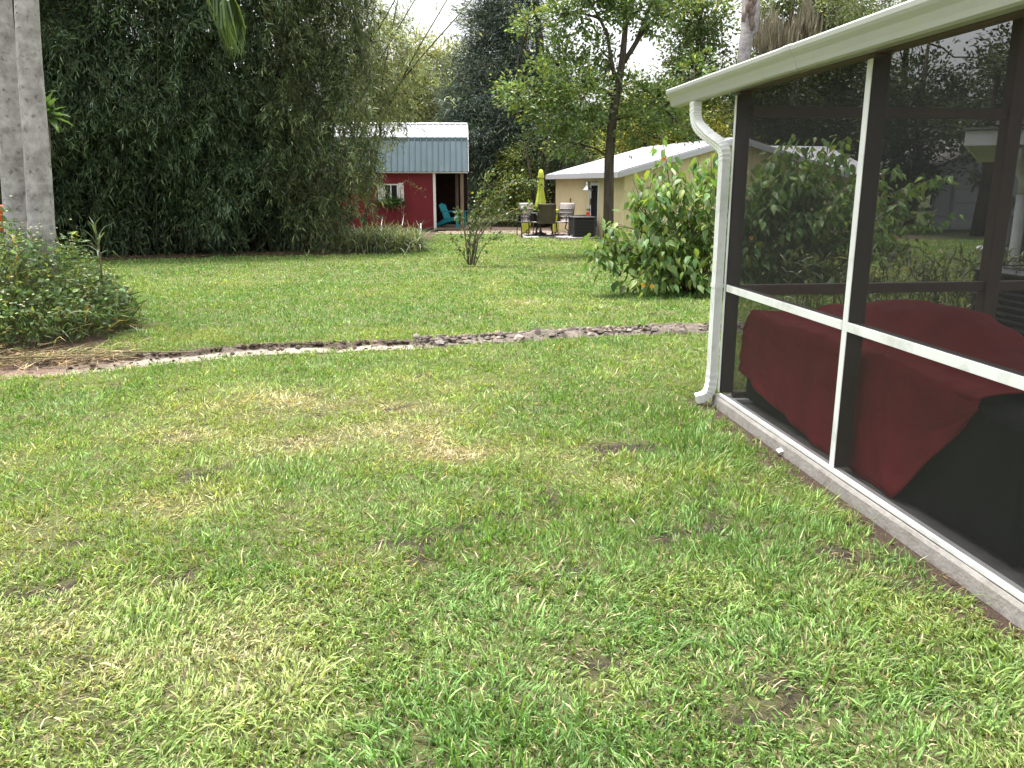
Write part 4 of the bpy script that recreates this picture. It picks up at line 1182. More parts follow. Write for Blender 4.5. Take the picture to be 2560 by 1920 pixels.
# plumeria rosette peeping out behind the palm
pl = empty('plumeria', (-6.05, 11.2, 0)); tag(pl, 'broad leaved rosette plant standing just right of the palm trunk', 'plant')
tipp = np.array([-5.93, 11.0, 2.52])
o = on(MB().tube([(-6.05, 11.2, 0), (-6.15, 11.1, 1.2), tuple(tipp)], [.05, .04, .025], 7).build('stem', M['bark_light']), pl)
for k in range(22):
    a = 2.4 * k; el = R(75 - 5.5 * k)
    d = Vector((math.cos(a) * math.cos(el), math.sin(a) * math.cos(el), math.sin(el)))
    if k == 0:
        lm = leaf_mesh('leaf', np.zeros((1, 3)), np.array([[1., 0, 0]]), .30, .115, np.array([[.06, .11, .04]]), HEART, np.array([[0, 0, 1.]]), True)
        lm.materials.append(M['leaf'])
    o = bpy.data.objects.new('leaf', lm); COL.objects.link(o)
    o.parent = pl; o.matrix_parent_inverse = Matrix.Translation(-Vector(pl.location))
    o.location = tipp + np.array([0, 0, -.004 * k]); o.rotation_mode = 'QUATERNION'; o.rotation_quaternion = d.to_track_quat('X', 'Z')
    s_ = .8 + .4 * random.random(); o.scale = (s_, s_, s_)

# ------------------------------------------------------------------ weed bed at the left
bed = empty('weed_clump', (-5.6, 8.6, 0)); tag(bed, 'dense clump of leafy weeds with tiny white flowers round the palm trunks', 'weeds')
def bed_pts(n, top=True):
    a = rng.uniform(0, 2 * np.pi, n); rr = np.sqrt(rng.random(n))
    x = -5.95 + 1.72 * rr * np.cos(a); y = 8.85 + 1.45 * rr * np.sin(a)
    hmax = (1.12 * (1 - .70 * rr ** 2.6)) * (.52 + .95 * fbm(x, y, .32, 101, 3))
    return x, y, hmax
b_l = np.array(bed.location)
n = 11500
x, y, hm = bed_pts(n)
z = hm * np.clip(rng.beta(2.6, 1.0, n), .05, 1)
P = np.stack([x, y, z], 1) + rng.normal(size=(n, 3)) * .03
Dd = rng.normal(size=(n, 3)) * [1, 1, .6] + np.stack([(x + 5.95) * .5, (y - 8.85) * .5 - .2, np.full(n, .15)], 1)
leaf_obj('broad_leaves', M['leaf'], bed, P - b_l, Dd, rng.uniform(.035, .10, n), rng.uniform(.018, .045, n), tints(n, (.095, .155, .065), .35, .12, (.17, .23, .09), .22), HEART)
n = 2600
x, y, hm = bed_pts(n)
P = np.stack([x, y, hm * rng.uniform(.05, .65, n)], 1)
Dd = np.stack([(x + 5.95), (y - 8.85) - .5, rng.uniform(.1, 1.4, n)], 1) + rng.normal(size=(n, 3)) * .5
leaf_obj('strap_leaves', M['leaf_gloss'], bed, P - b_l, Dd, rng.uniform(.14, .38, n), rng.uniform(.010, .022, n), tints(n, (.065, .105, .04), .3, .1, (.26, .22, .12), .22), STRAP)
# stems
n = 1500
x, y, hm = bed_pts(n)
P = np.stack([x, y, np.zeros(n)], 1); Dd = np.stack([rng.normal(0, .2, n), rng.normal(0, .2, n), np.ones(n)], 1)
leaf_obj('stems', M['leaf'], bed, P - b_l, Dd, hm * rng.uniform(.8, 1.35, n), .007, tints(n, (.10, .12, .05), .3), KITE)
# tiny flowers
n = 420
x, y, hm = bed_pts(n)
zc = hm * rng.uniform(.98, 1.14, n)
fp = np.repeat(np.stack([x, y, zc], 1), 5, axis=0); a = np.tile(np.arange(5) * 2 * np.pi / 5, n)
fd = np.stack([np.cos(a), np.sin(a), np.full(5 * n, .25)], 1)
leaf_obj('white_flowers', M['petal'], bed, fp - b_l, fd, .016, .013, tints(5 * n, (.72, .72, .55), .08, .03), KITE)
# straw at the foot of the bed
n = 3600
x = rng.uniform(-6.6, -3.7, n); y = 7.42 + .22 * (x + 4.4) + rng.normal(0, .2, n)
k = (np.abs(y - tr_y(x)) < .9) & (rng.random(n) < .7)
x, y = x[k], y[k]; n = len(x)
P = np.stack([x, y, .02 + .07 * rng.random(n) ** 2 + .05 * np.clip(1.1 - left_bed(x, y), 0, .5)], 1)
an = rng.uniform(-1.6, 1.6, n); Dd = np.stack([np.cos(an), np.sin(an), rng.normal(.06, .16, n)], 1)
tag(leaf_obj('straw_litter', M['straw'], None, P, Dd, rng.uniform(.06, .34, n), rng.uniform(.003, .007, n), tints(n, (.32, .235, .13), .35, .06, (.09, .065, .045), .45), KITE),
    'dry straw and stalks lying at the foot of the weed clump', 'straw')
# long dry canes
for k in range(7):
    p0 = np.array([-6.2 + .45 * k * rng.random(), 7.12 + .12 * k * rng.random(), .07]); p1 = p0 + [rng.uniform(.8, 1.7), rng.uniform(.1, .42), rng.uniform(-.02, .05)]
    on(MB().tube(curve_pts(p0, p1, .02, 6), .006, 5).build('dry_cane', M['twig']), bed)
# spiky young dracaena above the weeds
sp = empty('spiky_plant', (-4.62, 9.2, .0)); tag(sp, 'spiky plant with long narrow leaves rising above the weeds', 'plant')
tp_ = at(243, 605, 9.2)
on(MB().tube([(tp_[0], 9.2, 0), (tp_[0] + .01, 9.2, tp_[2])], [.014, .009], 6).build('stem', M['twig']), sp)
for k in range(13):
    a = 2.4 * k; el = R(70 - 7.5 * k)
    d = np.array([[math.cos(a) * math.cos(el), math.sin(a) * math.cos(el), math.sin(el)]])
    me = leaf_mesh('leaf', np.array([[tp_[0], 9.2, tp_[2] - .012 * k]]) - np.array(sp.location), d, .34, .022, np.array([[.10, .14, .07]]), STRAP, np.array([[0, 0, 1.]]))
    link('leaf', me, sp, M['leaf'])

# ------------------------------------------------------------------ bamboo thicket
bam = empty('bamboo_thicket', (-7.0, 20.5, 0)); tag(bam, 'tall dark bamboo thicket filling the left side behind the lawn', 'bamboo')
bl = np.array(bam.location)
def bfront(x):  return np.interp(x, [-16, -9.3, -6, -4, -2.6], [16.4, 18.5, 19.9, 20.4, 21.3])
cm = [MB().tube([(0, 0, 0), (.02, 0, .9), (.0, .02, 2.2), (.12, -.05, 4.2), (.45, -.25, 6.6), (.95, -.6, 8.6)], [.022, .022, .021, .018, .012, .004], 7).mesh('culm'),
      MB().tube([(0, 0, 0), (-.03, .02, 1.2), (-.12, .0, 2.8), (-.32, -.2, 5.0), (-.8, -.6, 7.6), (-1.3, -1.0, 8.8)], [.025, .025, .022, .017, .010, .004], 7).mesh('culm'),
      MB().tube([(0, 0, 0), (.05, -.03, 1.0), (.16, -.06, 2.0), (.5, -.25, 3.6), (1.0, -.6, 5.0), (1.7, -.9, 5.9)], [.016, .016, .015, .012, .008, .003], 7).mesh('culm')]
for m_ in cm: m_.materials.append(M['culm'])
for k in range(190):
    x = rng.uniform(-13.5, -4.9); y = float(bfront(x)) + .35 + abs(rng.normal(0, 1.0))
    o = bpy.data.objects.new('culm', cm[k % 3]); COL.objects.link(o); o.parent = bam
    o.location = np.array([x, y, 0]) - bl; o.rotation_euler = (rng.normal(0, .05), rng.normal(0, .05), rng.uniform(-2.0, 1.2)); s_ = rng.uniform(.7, 1.1); o.scale = (s_ * rng.uniform(.7, 1.2), s_, s_)
def sprays(centres, out, ln, nl, leafL, leafW, base, var, alt=None, frac=0, droop=1.0):
    """drooping twigs, each carrying narrow hanging leaves"""
    m = len(centres)
    t = rng.random((m, nl)) ** .8
    d0 = unit(out + rng.normal(size=(m, 3)) * .7)
    ll = ln * rng.uniform(.55, 1.35, m)
    P = centres[:, None, :] + d0[:, None, :] * (t * ll[:, None])[..., None]
    P[..., 2] -= droop * (t ** 2) * ll[:, None] * .75
    P += rng.normal(size=P.shape) * .05
    D = d0[:, None, :] * .5 + rng.normal(size=P.shape) * .42
    D[..., 2] -= .55 * droop
    n = m * nl
    br = np.repeat(np.exp(rng.normal(0, .38, m)), nl)
    c = tints(n, base, var, .1, alt, frac) * br[:, None]
    return leaf_arrays(P.reshape(-1, 3), D.reshape(-1, 3), leafL * rng.uniform(.6, 1.3, n), leafW * rng.uniform(.7, 1.2, n), np.clip(c, .004, .5), KITE)
parts = []
m = 9000
x = rng.uniform(-13.5, -2.75, m); z = rng.uniform(.35, 8.6, m)
# overhang: set back at the foot, bulging out towards the top; gaps follow a noise field
dep = np.interp(z, [0, .8, 2.0, 3.5, 6, 8.6], [.55, .3, .0, -.35, -.45, .3]) + 2.2 * (fbm(x, z, 1.2, 111, 3) - .5)
y = bfront(x) + dep + np.abs(rng.normal(0, .35, m))
keep = rng.random(m) < np.clip(1.75 * fbm(x, z, .9, 113, 3) - .20 + .22 * (z > 2.2) - .08 * (z < 1.3), .04, 1)
rightlim = np.interp(z, [0, .6, 1.2, 1.6, 1.95, 2.3, 3, 5, 8], [-4.6, -4.3, -4.05, -3.95, -3.4, -3.45, -3.55, -3.7, -3.5])
keep &= x < rightlim + .3 * rng.random(m)
cen = np.stack([x, y, z], 1)[keep]
warm_r = np.clip((cen[:, 0] + 6.5) / 3, 0, 1)
out = np.stack([.25 * np.ones(len(cen)), -np.ones(len(cen)), rng.normal(.0, .3, len(cen))], 1)
L_ = cen[:, 0] < -5.6  # left sprays darker, right ones lighter: the fall of light put into the tints
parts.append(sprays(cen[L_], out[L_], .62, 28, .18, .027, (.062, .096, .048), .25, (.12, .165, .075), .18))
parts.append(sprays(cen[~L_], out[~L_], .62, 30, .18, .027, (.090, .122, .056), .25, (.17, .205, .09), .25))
# depth behind: larger, sparser sprays to close the inside and block light, shade put into darker tints
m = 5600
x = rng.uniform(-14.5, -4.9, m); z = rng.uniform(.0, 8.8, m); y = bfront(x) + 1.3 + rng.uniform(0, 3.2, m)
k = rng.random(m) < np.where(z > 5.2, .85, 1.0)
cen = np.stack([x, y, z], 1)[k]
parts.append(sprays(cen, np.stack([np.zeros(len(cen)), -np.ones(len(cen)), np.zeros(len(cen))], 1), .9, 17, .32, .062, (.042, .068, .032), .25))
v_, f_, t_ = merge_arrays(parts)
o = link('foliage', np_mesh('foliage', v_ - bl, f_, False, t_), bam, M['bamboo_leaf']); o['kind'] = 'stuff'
# leaf litter below
n = 5000
x = rng.uniform(-13, -2.8, n); y = bfront(x) - .55 + rng.gamma(2, .35, n)
tag(leaf_obj('leaf_litter', M['straw'], None, np.stack([x, y, .012 + .02 * rng.random(n)], 1), np.stack([rng.normal(size=n), rng.normal(size=n), rng.normal(0, .12, n)], 1), rng.uniform(.06, .14, n), .02, tints(n, (.13, .095, .055), .35, .06), KITE),
    'brown leaf litter along the foot of the bamboo', 'leaf litter')

# airy bamboo with long culms leaning to the right, behind the thicket
ab = empty('leaning_bamboo', (-5.0, 25.5, 0)); tag(ab, 'airy light green bamboo with long culms leaning right against the sky', 'bamboo')
al = np.array(ab.location)
for a_, b_ in (((905, 330), (1215, -40)), ((955, 300), (1135, -30)), ((860, 330), (1060, -40)), ((890, 200), (1010, -40)), ((930, 400), (1000, -30)), ((800, 300), (950, -40))):
    p0, p1 = at(*a_, 25.5), at(*b_, 25.0); g0 = p0 + (p0 - p1) * .35; g0[2] = 0
    on(MB().tube([tuple(g0), tuple((g0 + p0) / 2 + [.1, 0, .35]), tuple(p0), tuple((p0 + p1) / 2 + [-.06, 0, .05]), tuple(p1)], [.028, .028, .026, .022, .014], 7).build('culm', M['culm']), ab)
cl = [C(900, 60, 25.5, 80), C(960, 140, 25.5, 75), C(920, 240, 25.5, 80), C(975, 255, 25.5, 48), C(1030, 190, 26.5, 50), C(860, 150, 25, 90), C(980, 40, 26, 45), C(1110, 30, 25.2, 14), C(900, 330, 25, 60), C(870, 420, 25, 60)]
parts = []
P, D = clump_leaves(cl, 52, .34)
cen = P[rng.random(len(P)) < .30]
parts.append(sprays(cen, np.stack([np.full(len(cen), .4), np.full(len(cen), -.6), np.full(len(cen), .1)], 1), .55, 16, .17, .026, (.15, .19, .085), .3, (.25, .28, .13), .3))
v_, f_, t_ = merge_arrays(parts)
o = link('foliage', np_mesh('foliage', v_ - al, f_, False, t_), ab, M['bamboo_leaf']); o['kind'] = 'stuff'

# ------------------------------------------------------------------ trees
def T(x, y, Y): return tuple(at(x, y, Y))
# shade tree whose trunk stands before the yellow house
Yt = 19.6
tb0 = at(1521, 545, Yt); 
tree('shade_tree', 'dark trunked leafy tree standing in front of the yellow house', [(tb0[0] + .02, Yt, 0), T(1521, 545, Yt), T(1523, 400, Yt), T(1531, 300, Yt), T(1545, 215, Yt), T(1556, 150, Yt), T(1566, 40, Yt), T(1572, -60, Yt)],
     [.15, .125, .112, .108, .085, .078, .055, .035],
     [C(1290, 232, Yt, 38, -.6), C(1350, 225, Yt, 48, -.5), C(1420, 190, Yt, 70, .2), C(1400, 130, Yt, 40, .4), C(1390, 285, Yt, 62), C(1450, 250, Yt, 62, -.5), C(1485, 320, Yt, 40, .3), C(1430, 360, Yt, 42, .2),
      C(1500, 120, Yt, 42, .4), C(1560, 230, Yt, 60, .5), C(1620, 265, Yt, 55), C(1600, 310, Yt, 46, -.4), C(1680, 250, Yt, 52, .3), C(1700, 310, Yt, 40), C(1460, 20, Yt, 62, .5), C(1400, 40, Yt, 42, .2), C(1540, 5, Yt, 52), C(1600, 30, Yt, 46, -.4), C(1640, 55, Yt, 34),
      C(1680, -20, Yt, 60), C(1330, 60, Yt, 30), C(1530, 170, Yt, 30), C(1740, 180, Yt, 35, .5), C(1460, -60, Yt, 80), C(1580, -70, Yt, 90)],
     (.105, .06), 250, .25, (.11, .175, .062), mat='leaf_gloss', alt=(.20, .27, .09), frac=.3,
     limbs=[([T(1538, 200, Yt), T(1528, 150, Yt), T(1518, 86, Yt), T(1498, 45, Yt), T(1475, 5, Yt)], [.055, .045, .038, .03, .015]),
            ([T(1556, 150, Yt), T(1577, 132, Yt), T(1612, 74, Yt), T(1662, 16, Yt)], [.055, .045, .035, .02]),
            ([T(1560, 156, Yt), T(1590, 105, Yt), T(1640, -20, Yt)], [.06, .045, .03]),
            ([T(1531, 300, Yt), T(1555, 292, Yt), T(1600, 285, Yt), T(1660, 270, Yt)], [.06, .05, .035, .02]),
            ([T(1530, 235, Yt), T(1480, 215, Yt), T(1400, 220, Yt), T(1310, 235, Yt)], [.055, .045, .03, .012])])
# small burl on the trunk is part of the bark; dark feathery conifer in the middle
Yc = 37.0
tree('conifer', 'dark feathery conifer towering behind the patio', [(1.6, Yc, 0), (1.6, Yc, 3), (1.3, Yc, 6), (1.0, Yc, 9), (.8, Yc, 12)], [.32, .28, .22, .16, .08],
     [C(1270, 40, Yc, 78), C(1215, 90, Yc, 60), C(1330, 110, Yc, 80), C(1250, 150, Yc, 80), C(1180, 205, Yc, 62), C(1310, 210, Yc, 85), C(1230, 250, Yc, 80, -1), C(1150, 270, Yc, 55, -1), C(1380, 230, Yc, 75), C(1190, 330, Yc, 75, -1), C(1290, 320, Yc, 90, -1),
      C(1380, 340, Yc, 75, -1), C(1250, 400, Yc, 70, -1), C(1330, 410, Yc, 70, -1), C(1150, 345, Yc, 50), C(1220, 470, Yc, 60), C(1410, 420, Yc, 60), C(1290, -40, Yc, 90), C(1190, 30, Yc, 35), C(1165, 150, Yc, 40), C(1200, 520, Yc, 50), C(1390, 500, Yc, 50, 1), C(1290, 500, Yc, 60, 1)],
     (.30, .034), 170, .55, (.070, .096, .076), mat='needle', droop=.25, alt=(.105, .14, .10), frac=.3, var=.22)  # needle tints lightened, background haze put into the colour
tree('understory_tree', 'shaded dark trunked tree under the conifer behind the umbrella', [(1.2, 33, 0), (1.25, 33, 1.5), (1.5, 33, 3.2), (1.7, 33, 4.6)], [.14, .12, .10, .05],
     [C(1350, 380, 33, 45), C(1420, 350, 33, 40), C(1400, 300, 33, 50), C(1450, 400, 33, 32), C(1370, 440, 33, 30)], (.10, .05), 170, .35, (.05, .075, .03), limbs=[([(1.4, 33.2, 0), (1.9, 33.2, 1.6), (2.2, 33, 3.6)], [.10, .08, .04]), ([(.9, 33, 0), (.8, 33, 1.6), (.5, 33, 3.2)], [.09, .07, .03])])
# pale trees behind
def bgtree(label, x, Y, clumps, base, alt, leaf=(.17, .09), dens=95, sub=.5, bark='bark', r=.22, mat='leaf', name='background_tree', top=None):
    cs = [C(cx, cy, Y, cr, rng.normal(0, .5)) for cx, cy, cr in clumps]
    zt = top or max(c[0][2] for c in cs)
    xb = at(x, 300, Y)[0]
    return tree(name, label, [(xb, Y, 0), (xb + .1, Y, zt * .35), (xb - .05, Y, zt * .7), (xb, Y, zt)], [r, r * .8, r * .55, r * .2], cs, leaf, dens, sub, base, 'trees in the background', alt=alt, frac=.35, bark=bark, mat=mat)
bgtree('sunlit pale green tree between the bamboo and the conifer', 1010, 44, [(960, 130, 60), (1010, 200, 60), (1080, 160, 55), (1120, 140, 40), (1140, 230, 40), (1030, 130, 40), (1060, 220, 55), (990, 250, 50), (1090, 240, 50), (1000, 290, 60), (930, 230, 70), (1060, 320, 60), (1110, 300, 40), (1120, 200, 30)], (.19, .22, .095), (.30, .31, .14))
bgtree('bright yellow green tree right behind the yellow house roof', 1620, 36, [(1560, 300, 50), (1620, 330, 55), (1590, 250, 45), (1670, 290, 50), (1520, 370, 40), (1720, 350, 55), (1700, 240, 45), (1770, 290, 60), (1780, 380, 50), (1850, 340, 60), (1560, 390, 35)], (.24, .28, .075), (.38, .38, .12), dens=108)
bgtree('light green tree left of the dead palm trunk at the top', 1740, 35, [(1720, 30, 55), (1760, 90, 55), (1710, 130, 50), (1790, 160, 50), (1740, 210, 50), (1700, -20, 60), (1800, 40, 40), (1690, 190, 40), (1830, 215, 45)], (.09, .14, .05), (.17, .215, .08), dens=126, sub=.42)
mt, _ = bgtree('oak hung with grey moss above the porch roof', 1960, 36, [(1930, 60, 50), (2000, 110, 50), (2060, 60, 60), (2120, 100, 60), (2040, 0, 70), (2100, 10, 60), (1900, 130, 40), (2180, 70, 45), (1880, 190, 45), (1960, 200, 60), (2080, 180, 60), (2180, 150, 50), (1930, -10, 40)], (.085, .125, .05), (.17, .195, .08), dens=120, sub=.42, bark='bark_light', r=.34)
n = 2600
hx = rng.choice([(1935, 40), (1960, 70), (1990, 60), (2040, 50), (2060, 90), (2095, 40), (1925, 90), (2020, 20), (1905, 60)], n)
Yh = 35.2 + rng.normal(0, .5, n)
P = np.array([at(a + rng.normal(0, 11), b + rng.normal(0, 18), yy) for (a, b), yy in zip(hx, Yh)])
o = leaf_obj('hanging_moss', M['moss'], mt, P - np.array(mt.location), np.stack([rng.normal(0, .08, n), rng.normal(0, .08, n), -np.ones(n)], 1), rng.uniform(.4, 1.25, n), .04, tints(n, (.24, .22, .16), .25, .05), KITE)
bgtree('spreading pine behind the gutter at the top right', 2250, 33, [(2170, 20, 40), (2240, 30, 45), (2300, 5, 45), (2220, 70, 32), (2330, -30, 50), (2140, -20, 50), (2270, 90, 28)], (.09, .12, .05), (.15, .18, .07), leaf=(.34, .022), dens=120, sub=.45, mat='needle', r=.2)
# broken palm trunk
dp = empty('dead_palm', (9.4, 33.6, 0)); tag(dp, 'tall bare palm trunk with torn bark above the porch corner', 'palm tree')
pth = [(9.3, 33.6, 0), (9.35, 33.6, 2.5), T(1858, 150, 33.6), T(1868, 85, 33.6), T(1874, 78, 33.6), T(1877, 20, 33.6), T(1880, -120, 33.6)]
on(MB().tube(pth, [.29, .27, .24, .27, .33, .34, .29], 14).build('trunk', M['palm_bark']), dp)
for k in range(14):
    p = at(1876 + rng.normal(0, 9), 75 - 9 * k + rng.normal(0, 4), 33.27)
    on(MB().tube([tuple(p), tuple(p + [.02, -.08, .22]), tuple(p + [.05 * rng.normal(), -.03, .5])], [.07, .085, .02], 6).build('leaf_boot', M['bark_light']), dp)
# trees seen through the screens
bgtree('dark tree behind the first porch bay', 1980, 33, [(1880, 260, 60), (1950, 240, 70), (2050, 260, 70), (2130, 300, 60), (1990, 320, 50), (2080, 200, 55), (1900, 330, 50), (2170, 220, 60)], (.035, .055, .03), (.055, .08, .04), dens=108)
bgtree('dark tall tree behind the second porch bay', 2300, 30, [(2230, 260, 70), (2310, 230, 80), (2260, 350, 70), (2340, 330, 70), (2300, 430, 55), (2420, 240, 42), (2200, 175, 30), (2470, 170, 40), (2500, 260, 60), (2220, 420, 50), (2540, 120, 60)], (.03, .048, .027), (.05, .07, .035), dens=120)
bgtree('dark tree right of the porch post, partly behind the house corner', 2480, 27, [(2440, 330, 45), (2530, 200, 45), (2560, 270, 60), (2460, 420, 40), (2600, 160, 80), (2400, 300, 40)], (.035, .05, .03), (.06, .08, .04), dens=108)
# bright shrub behind the umbrella
P_ = [C(1290, 420, 34, 38), C(1310, 470, 34, 42), C(1270, 480, 34, 40), C(1320, 520, 34, 38), C(1260, 530, 34, 40), C(1300, 385, 34, 22), C(1340, 500, 34, 30)]
tree('bright_shrub', 'bright yellow green shrub behind the patio and umbrella', [(.3, 34, 0), (.35, 34, .8), (.4, 34, 1.6)], [.06, .05, .03], P_, (.13, .05), 170, .35, (.14, .20, .05), alt=(.26, .29, .07), frac=.4, droop=.3, zmin=.05)
# woodland beyond everything
n = 36000
x = rng.uniform(-48, 60, n); y = 52 + rng.uniform(0, 8, n) + .004 * x ** 2; 
ht = 4.2 + 3.2 * fbm(x, y * 0, 5, 131, 3) + 1.0 * (x > 8)
z = ht * np.sqrt(rng.random(n)) * (.9 + .2 * rng.random(n))
wd = np.stack([x, y, z], 1); Dw = rng.normal(size=(n, 3))
tag(leaf_obj('woodland', M['leaf'], None, wd, Dw, rng.uniform(.5, 1.05, n), rng.uniform(.28, .52, n), tints(n, (.05, .072, .03), .35, .12, (.12, .14, .05), .18), KITE), 'dim green woodland closing the view behind the yard', 'woodland')

# ------------------------------------------------------------------ small branching shrub in the lawn
def twiggy(name, label, base, stems, leaf, base_col, alt, nleaf, mat='leaf_gloss', cat='shrub', tpl=HEART):
    r = empty(name, base); tag(r, label, cat)
    b0 = np.array(base, float)
    P, D = [], []
    for pts, r0 in stems:
        pts = np.array(pts, float)
        on(MB().tube([tuple(p) for p in pts], list(np.linspace(r0, r0 * .25, len(pts))), 6).build('stem', M['bark_light']), r)
        seg = np.linalg.norm(np.diff(pts, axis=0), axis=1).sum()
        k = int(nleaf * seg)
        t = np.clip(rng.beta(1.6, .9, k), .12, 1) * (len(pts) - 1)
        i = np.clip(t.astype(int), 0, len(pts) - 2); fr = (t - i)[:, None]
        c = pts[i] * (1 - fr) + pts[i + 1] * fr
        off = rng.normal(size=(k, 3)) * .05
        P.append(c + off); D.append(off * 4 + rng.normal(size=(k, 3)) * .5 + unit(pts[i + 1] - pts[i]) * .4)
    P, D = np.concatenate(P), np.concatenate(D); n = len(P)
    leaf_obj('foliage', M[mat], r, P - b0, D, leaf[0] * rng.uniform(.6, 1.3, n), leaf[1] * rng.uniform(.7, 1.2, n), tints(n, base_col, .28, .12, alt, .25), tpl)
    return r
Ym = 16.9
bs = (-.82, Ym, 0)
def W(x, y, d=0): return at(x, y, Ym + d)
ends = [[(1170, 660), (1172, 610), (1178, 560), (1192, 520), (1205, 480), (1215, 435)], [(1178, 662), (1185, 600), (1200, 555), (1230, 505), (1262, 470), (1300, 440)],
        [(1184, 662), (1195, 600), (1220, 560), (1262, 535), (1300, 520), (1335, 515)], [(1172, 662), (1166, 610), (1160, 570), (1150, 545), (1140, 525)],
        [(1188, 662), (1206, 620), (1225, 600), (1250, 590)], [(1172, 660), (1150, 625), (1138, 605), (1130, 590)], [(1180, 660), (1190, 580), (1212, 530), (1228, 500), (1232, 480)],
        [(1180, 660), (1190, 600), (1210, 560), (1235, 540), (1255, 510), (1262, 490)], [(1176, 662), (1175, 600), (1185, 560), (1188, 530)], [(1230, 500), (1275, 460), (1310, 455), (1345, 460)], [(1225, 470), (1212, 445), (1225, 425)], [(1192, 520), (1200, 490), (1198, 485)]]
stems = [([W(x, y, .25 * math.sin(i * 2.1) * k / 5) for k, (x, y) in enumerate(e)], .022 if i in (0, 1, 2, 3) else .013) for i, e in enumerate(ends)]
twiggy('young_shrub', 'small open branching shrub standing alone in the middle of the lawn', bs, stems, (.075, .045), (.085, .13, .045), (.17, .21, .06), 64)
# red leafed sprig in front of the shed wall
twiggy('red_tipped_sprig', 'thin sprig with reddish leaves in front of the red shed wall', tuple(at(1000, 600, 24)), [([at(1000, 598, 24), at(1005, 540, 24), at(1000, 470, 24), at(1015, 450, 24), at(1040, 468, 24), at(1062, 484, 24)], .012), ([at(1000, 598, 24), at(1008, 545, 24), at(1010, 515, 24)], .010)], (.07, .035), (.13, .10, .045), (.22, .09, .05), 26)

# ------------------------------------------------------------------ lily turf by the shed
lt = empty('lily_turf', (-3.0, 20.9, 0)); tag(lt, 'arching strap leaved lily turf clump between bamboo and red shed', 'plant')
n = 2600
cx = rng.normal(-3.25, .55, n); cy = 21.0 + rng.normal(0, .45, n)
cx = np.clip(cx, -4.6, -2.35)
a = rng.uniform(0, 2 * np.pi, n); ti = np.abs(rng.normal(.75, .38, n))
D = np.stack([np.cos(a) * np.sin(ti), np.sin(a) * np.sin(ti) - .1, np.cos(ti)], 1)
leaf_obj('leaves', M['leaf_gloss'], lt, np.stack([cx, cy, np.zeros(n)], 1) - np.array(lt.location), D, rng.uniform(.35, .9, n), rng.uniform(.014, .026, n), tints(n, (.11, .15, .075), .3, .08, (.26, .28, .18), .22), 
         (np.array([(0, -.3, 0), (0, .3, 0), (.35, .5, .08), (.35, -.5, .08), (.7, .45, -.08), (.7, -.45, -.08), (1.0, 0, -.42)]), STRAP[1]), np.tile([0., 0, 1], (n, 1)) + D * -.5)
tag(MB().tube([(-2.42, 22.2, 0), (-2.43, 22.2, .62)], .016, 8).build('white_stake', M['shed_white']), 'white plastic stake standing at the end of the lily turf', 'stake')

# ------------------------------------------------------------------ big flowering bush by the porch
Yb = 12.4
bb = empty('flowering_bush', (2.75, 12.6, 0)); tag(bb, 'big green leafy bush with a few orange flowers beside the porch', 'bush')
bo = np.array(bb.location)
heads = [(1655, 335, 0), (1640, 400, .1), (1690, 440, .3), (1745, 415, -.1), (1780, 400, .2), (1610, 470, .1), (1590, 505, .3), (1560, 520, .1), (1545, 560, .2), (1500, 560, -.3), (1480, 600, -.3), (1470, 640, -.3), (1510, 640, -.4), (1520, 690, -.3), (1560, 600, -.4), (1610, 600, -.4), (1650, 560, 0),
         (1700, 520, .1), (1740, 490, 0), (1770, 470, .2), (1780, 560, -.2), (1700, 600, -.3), (1660, 640, -.4), (1620, 660, -.5), (1740, 640, -.5), (1770, 700, -.5), (1730, 690, -.5), (1690, 670, -.5), (1600, 690, -.6), (1625, 715, -.6), (1750, 580, -.1), (1660, 480, .3), (1720, 560, .4), (1610, 540, .5), (1580, 640, .3), (1680, 380, .4), (1780, 640, -.4), (1500, 600, -.1), (1755, 720, -.5), (1640, 700, -.3),
         (1850, 400, .5), (1900, 450, .6), (1960, 420, .8), (2020, 440, .5), (2080, 470, .6), (1880, 520, .3), (1940, 540, .4), (2010, 530, .2), (2080, 560, .3), (1870, 620, .0), (1930, 640, .1), (2000, 640, 0), (2070, 650, .1), (2100, 600, .3), (1980, 340, .9), (2120, 340, 1.0), (1850, 700, 0), (2140, 520, .6), (2180, 600, .5), (1820, 480, .4), (1830, 580, .2), (2050, 380, 1), (1900, 700, .2), (1980, 700, .3), (2060, 710, .3),
         (2250, 420, 1.6), (2330, 450, 1.5), (2380, 440, 1.2), (2290, 520, 1.2), (2240, 560, 1.0), (2350, 560, 1.0), (2250, 630, .9), (2300, 620, 1.1), (2390, 540, 1.3), (2220, 480, 1.4)]
heads += [(rng.uniform(1690, 1800), rng.uniform(360, 560), rng.uniform(-.3, .5)) for _ in range(12)] + [(rng.uniform(1455, 1540), rng.uniform(580, 700), rng.uniform(-.5, 0)) for _ in range(6)] + [(rng.uniform(1850, 2150), rng.uniform(345, 430), rng.uniform(.2, 1.0)) for _ in range(9)] + [(rng.uniform(1830, 2210), rng.uniform(400, 720), rng.uniform(-.1, 1.0)) for _ in range(46)] + [(rng.uniform(1560, 1790), rng.uniform(440, 720), rng.uniform(-.5, .6)) for _ in range(14)]
PL, DL = [], []
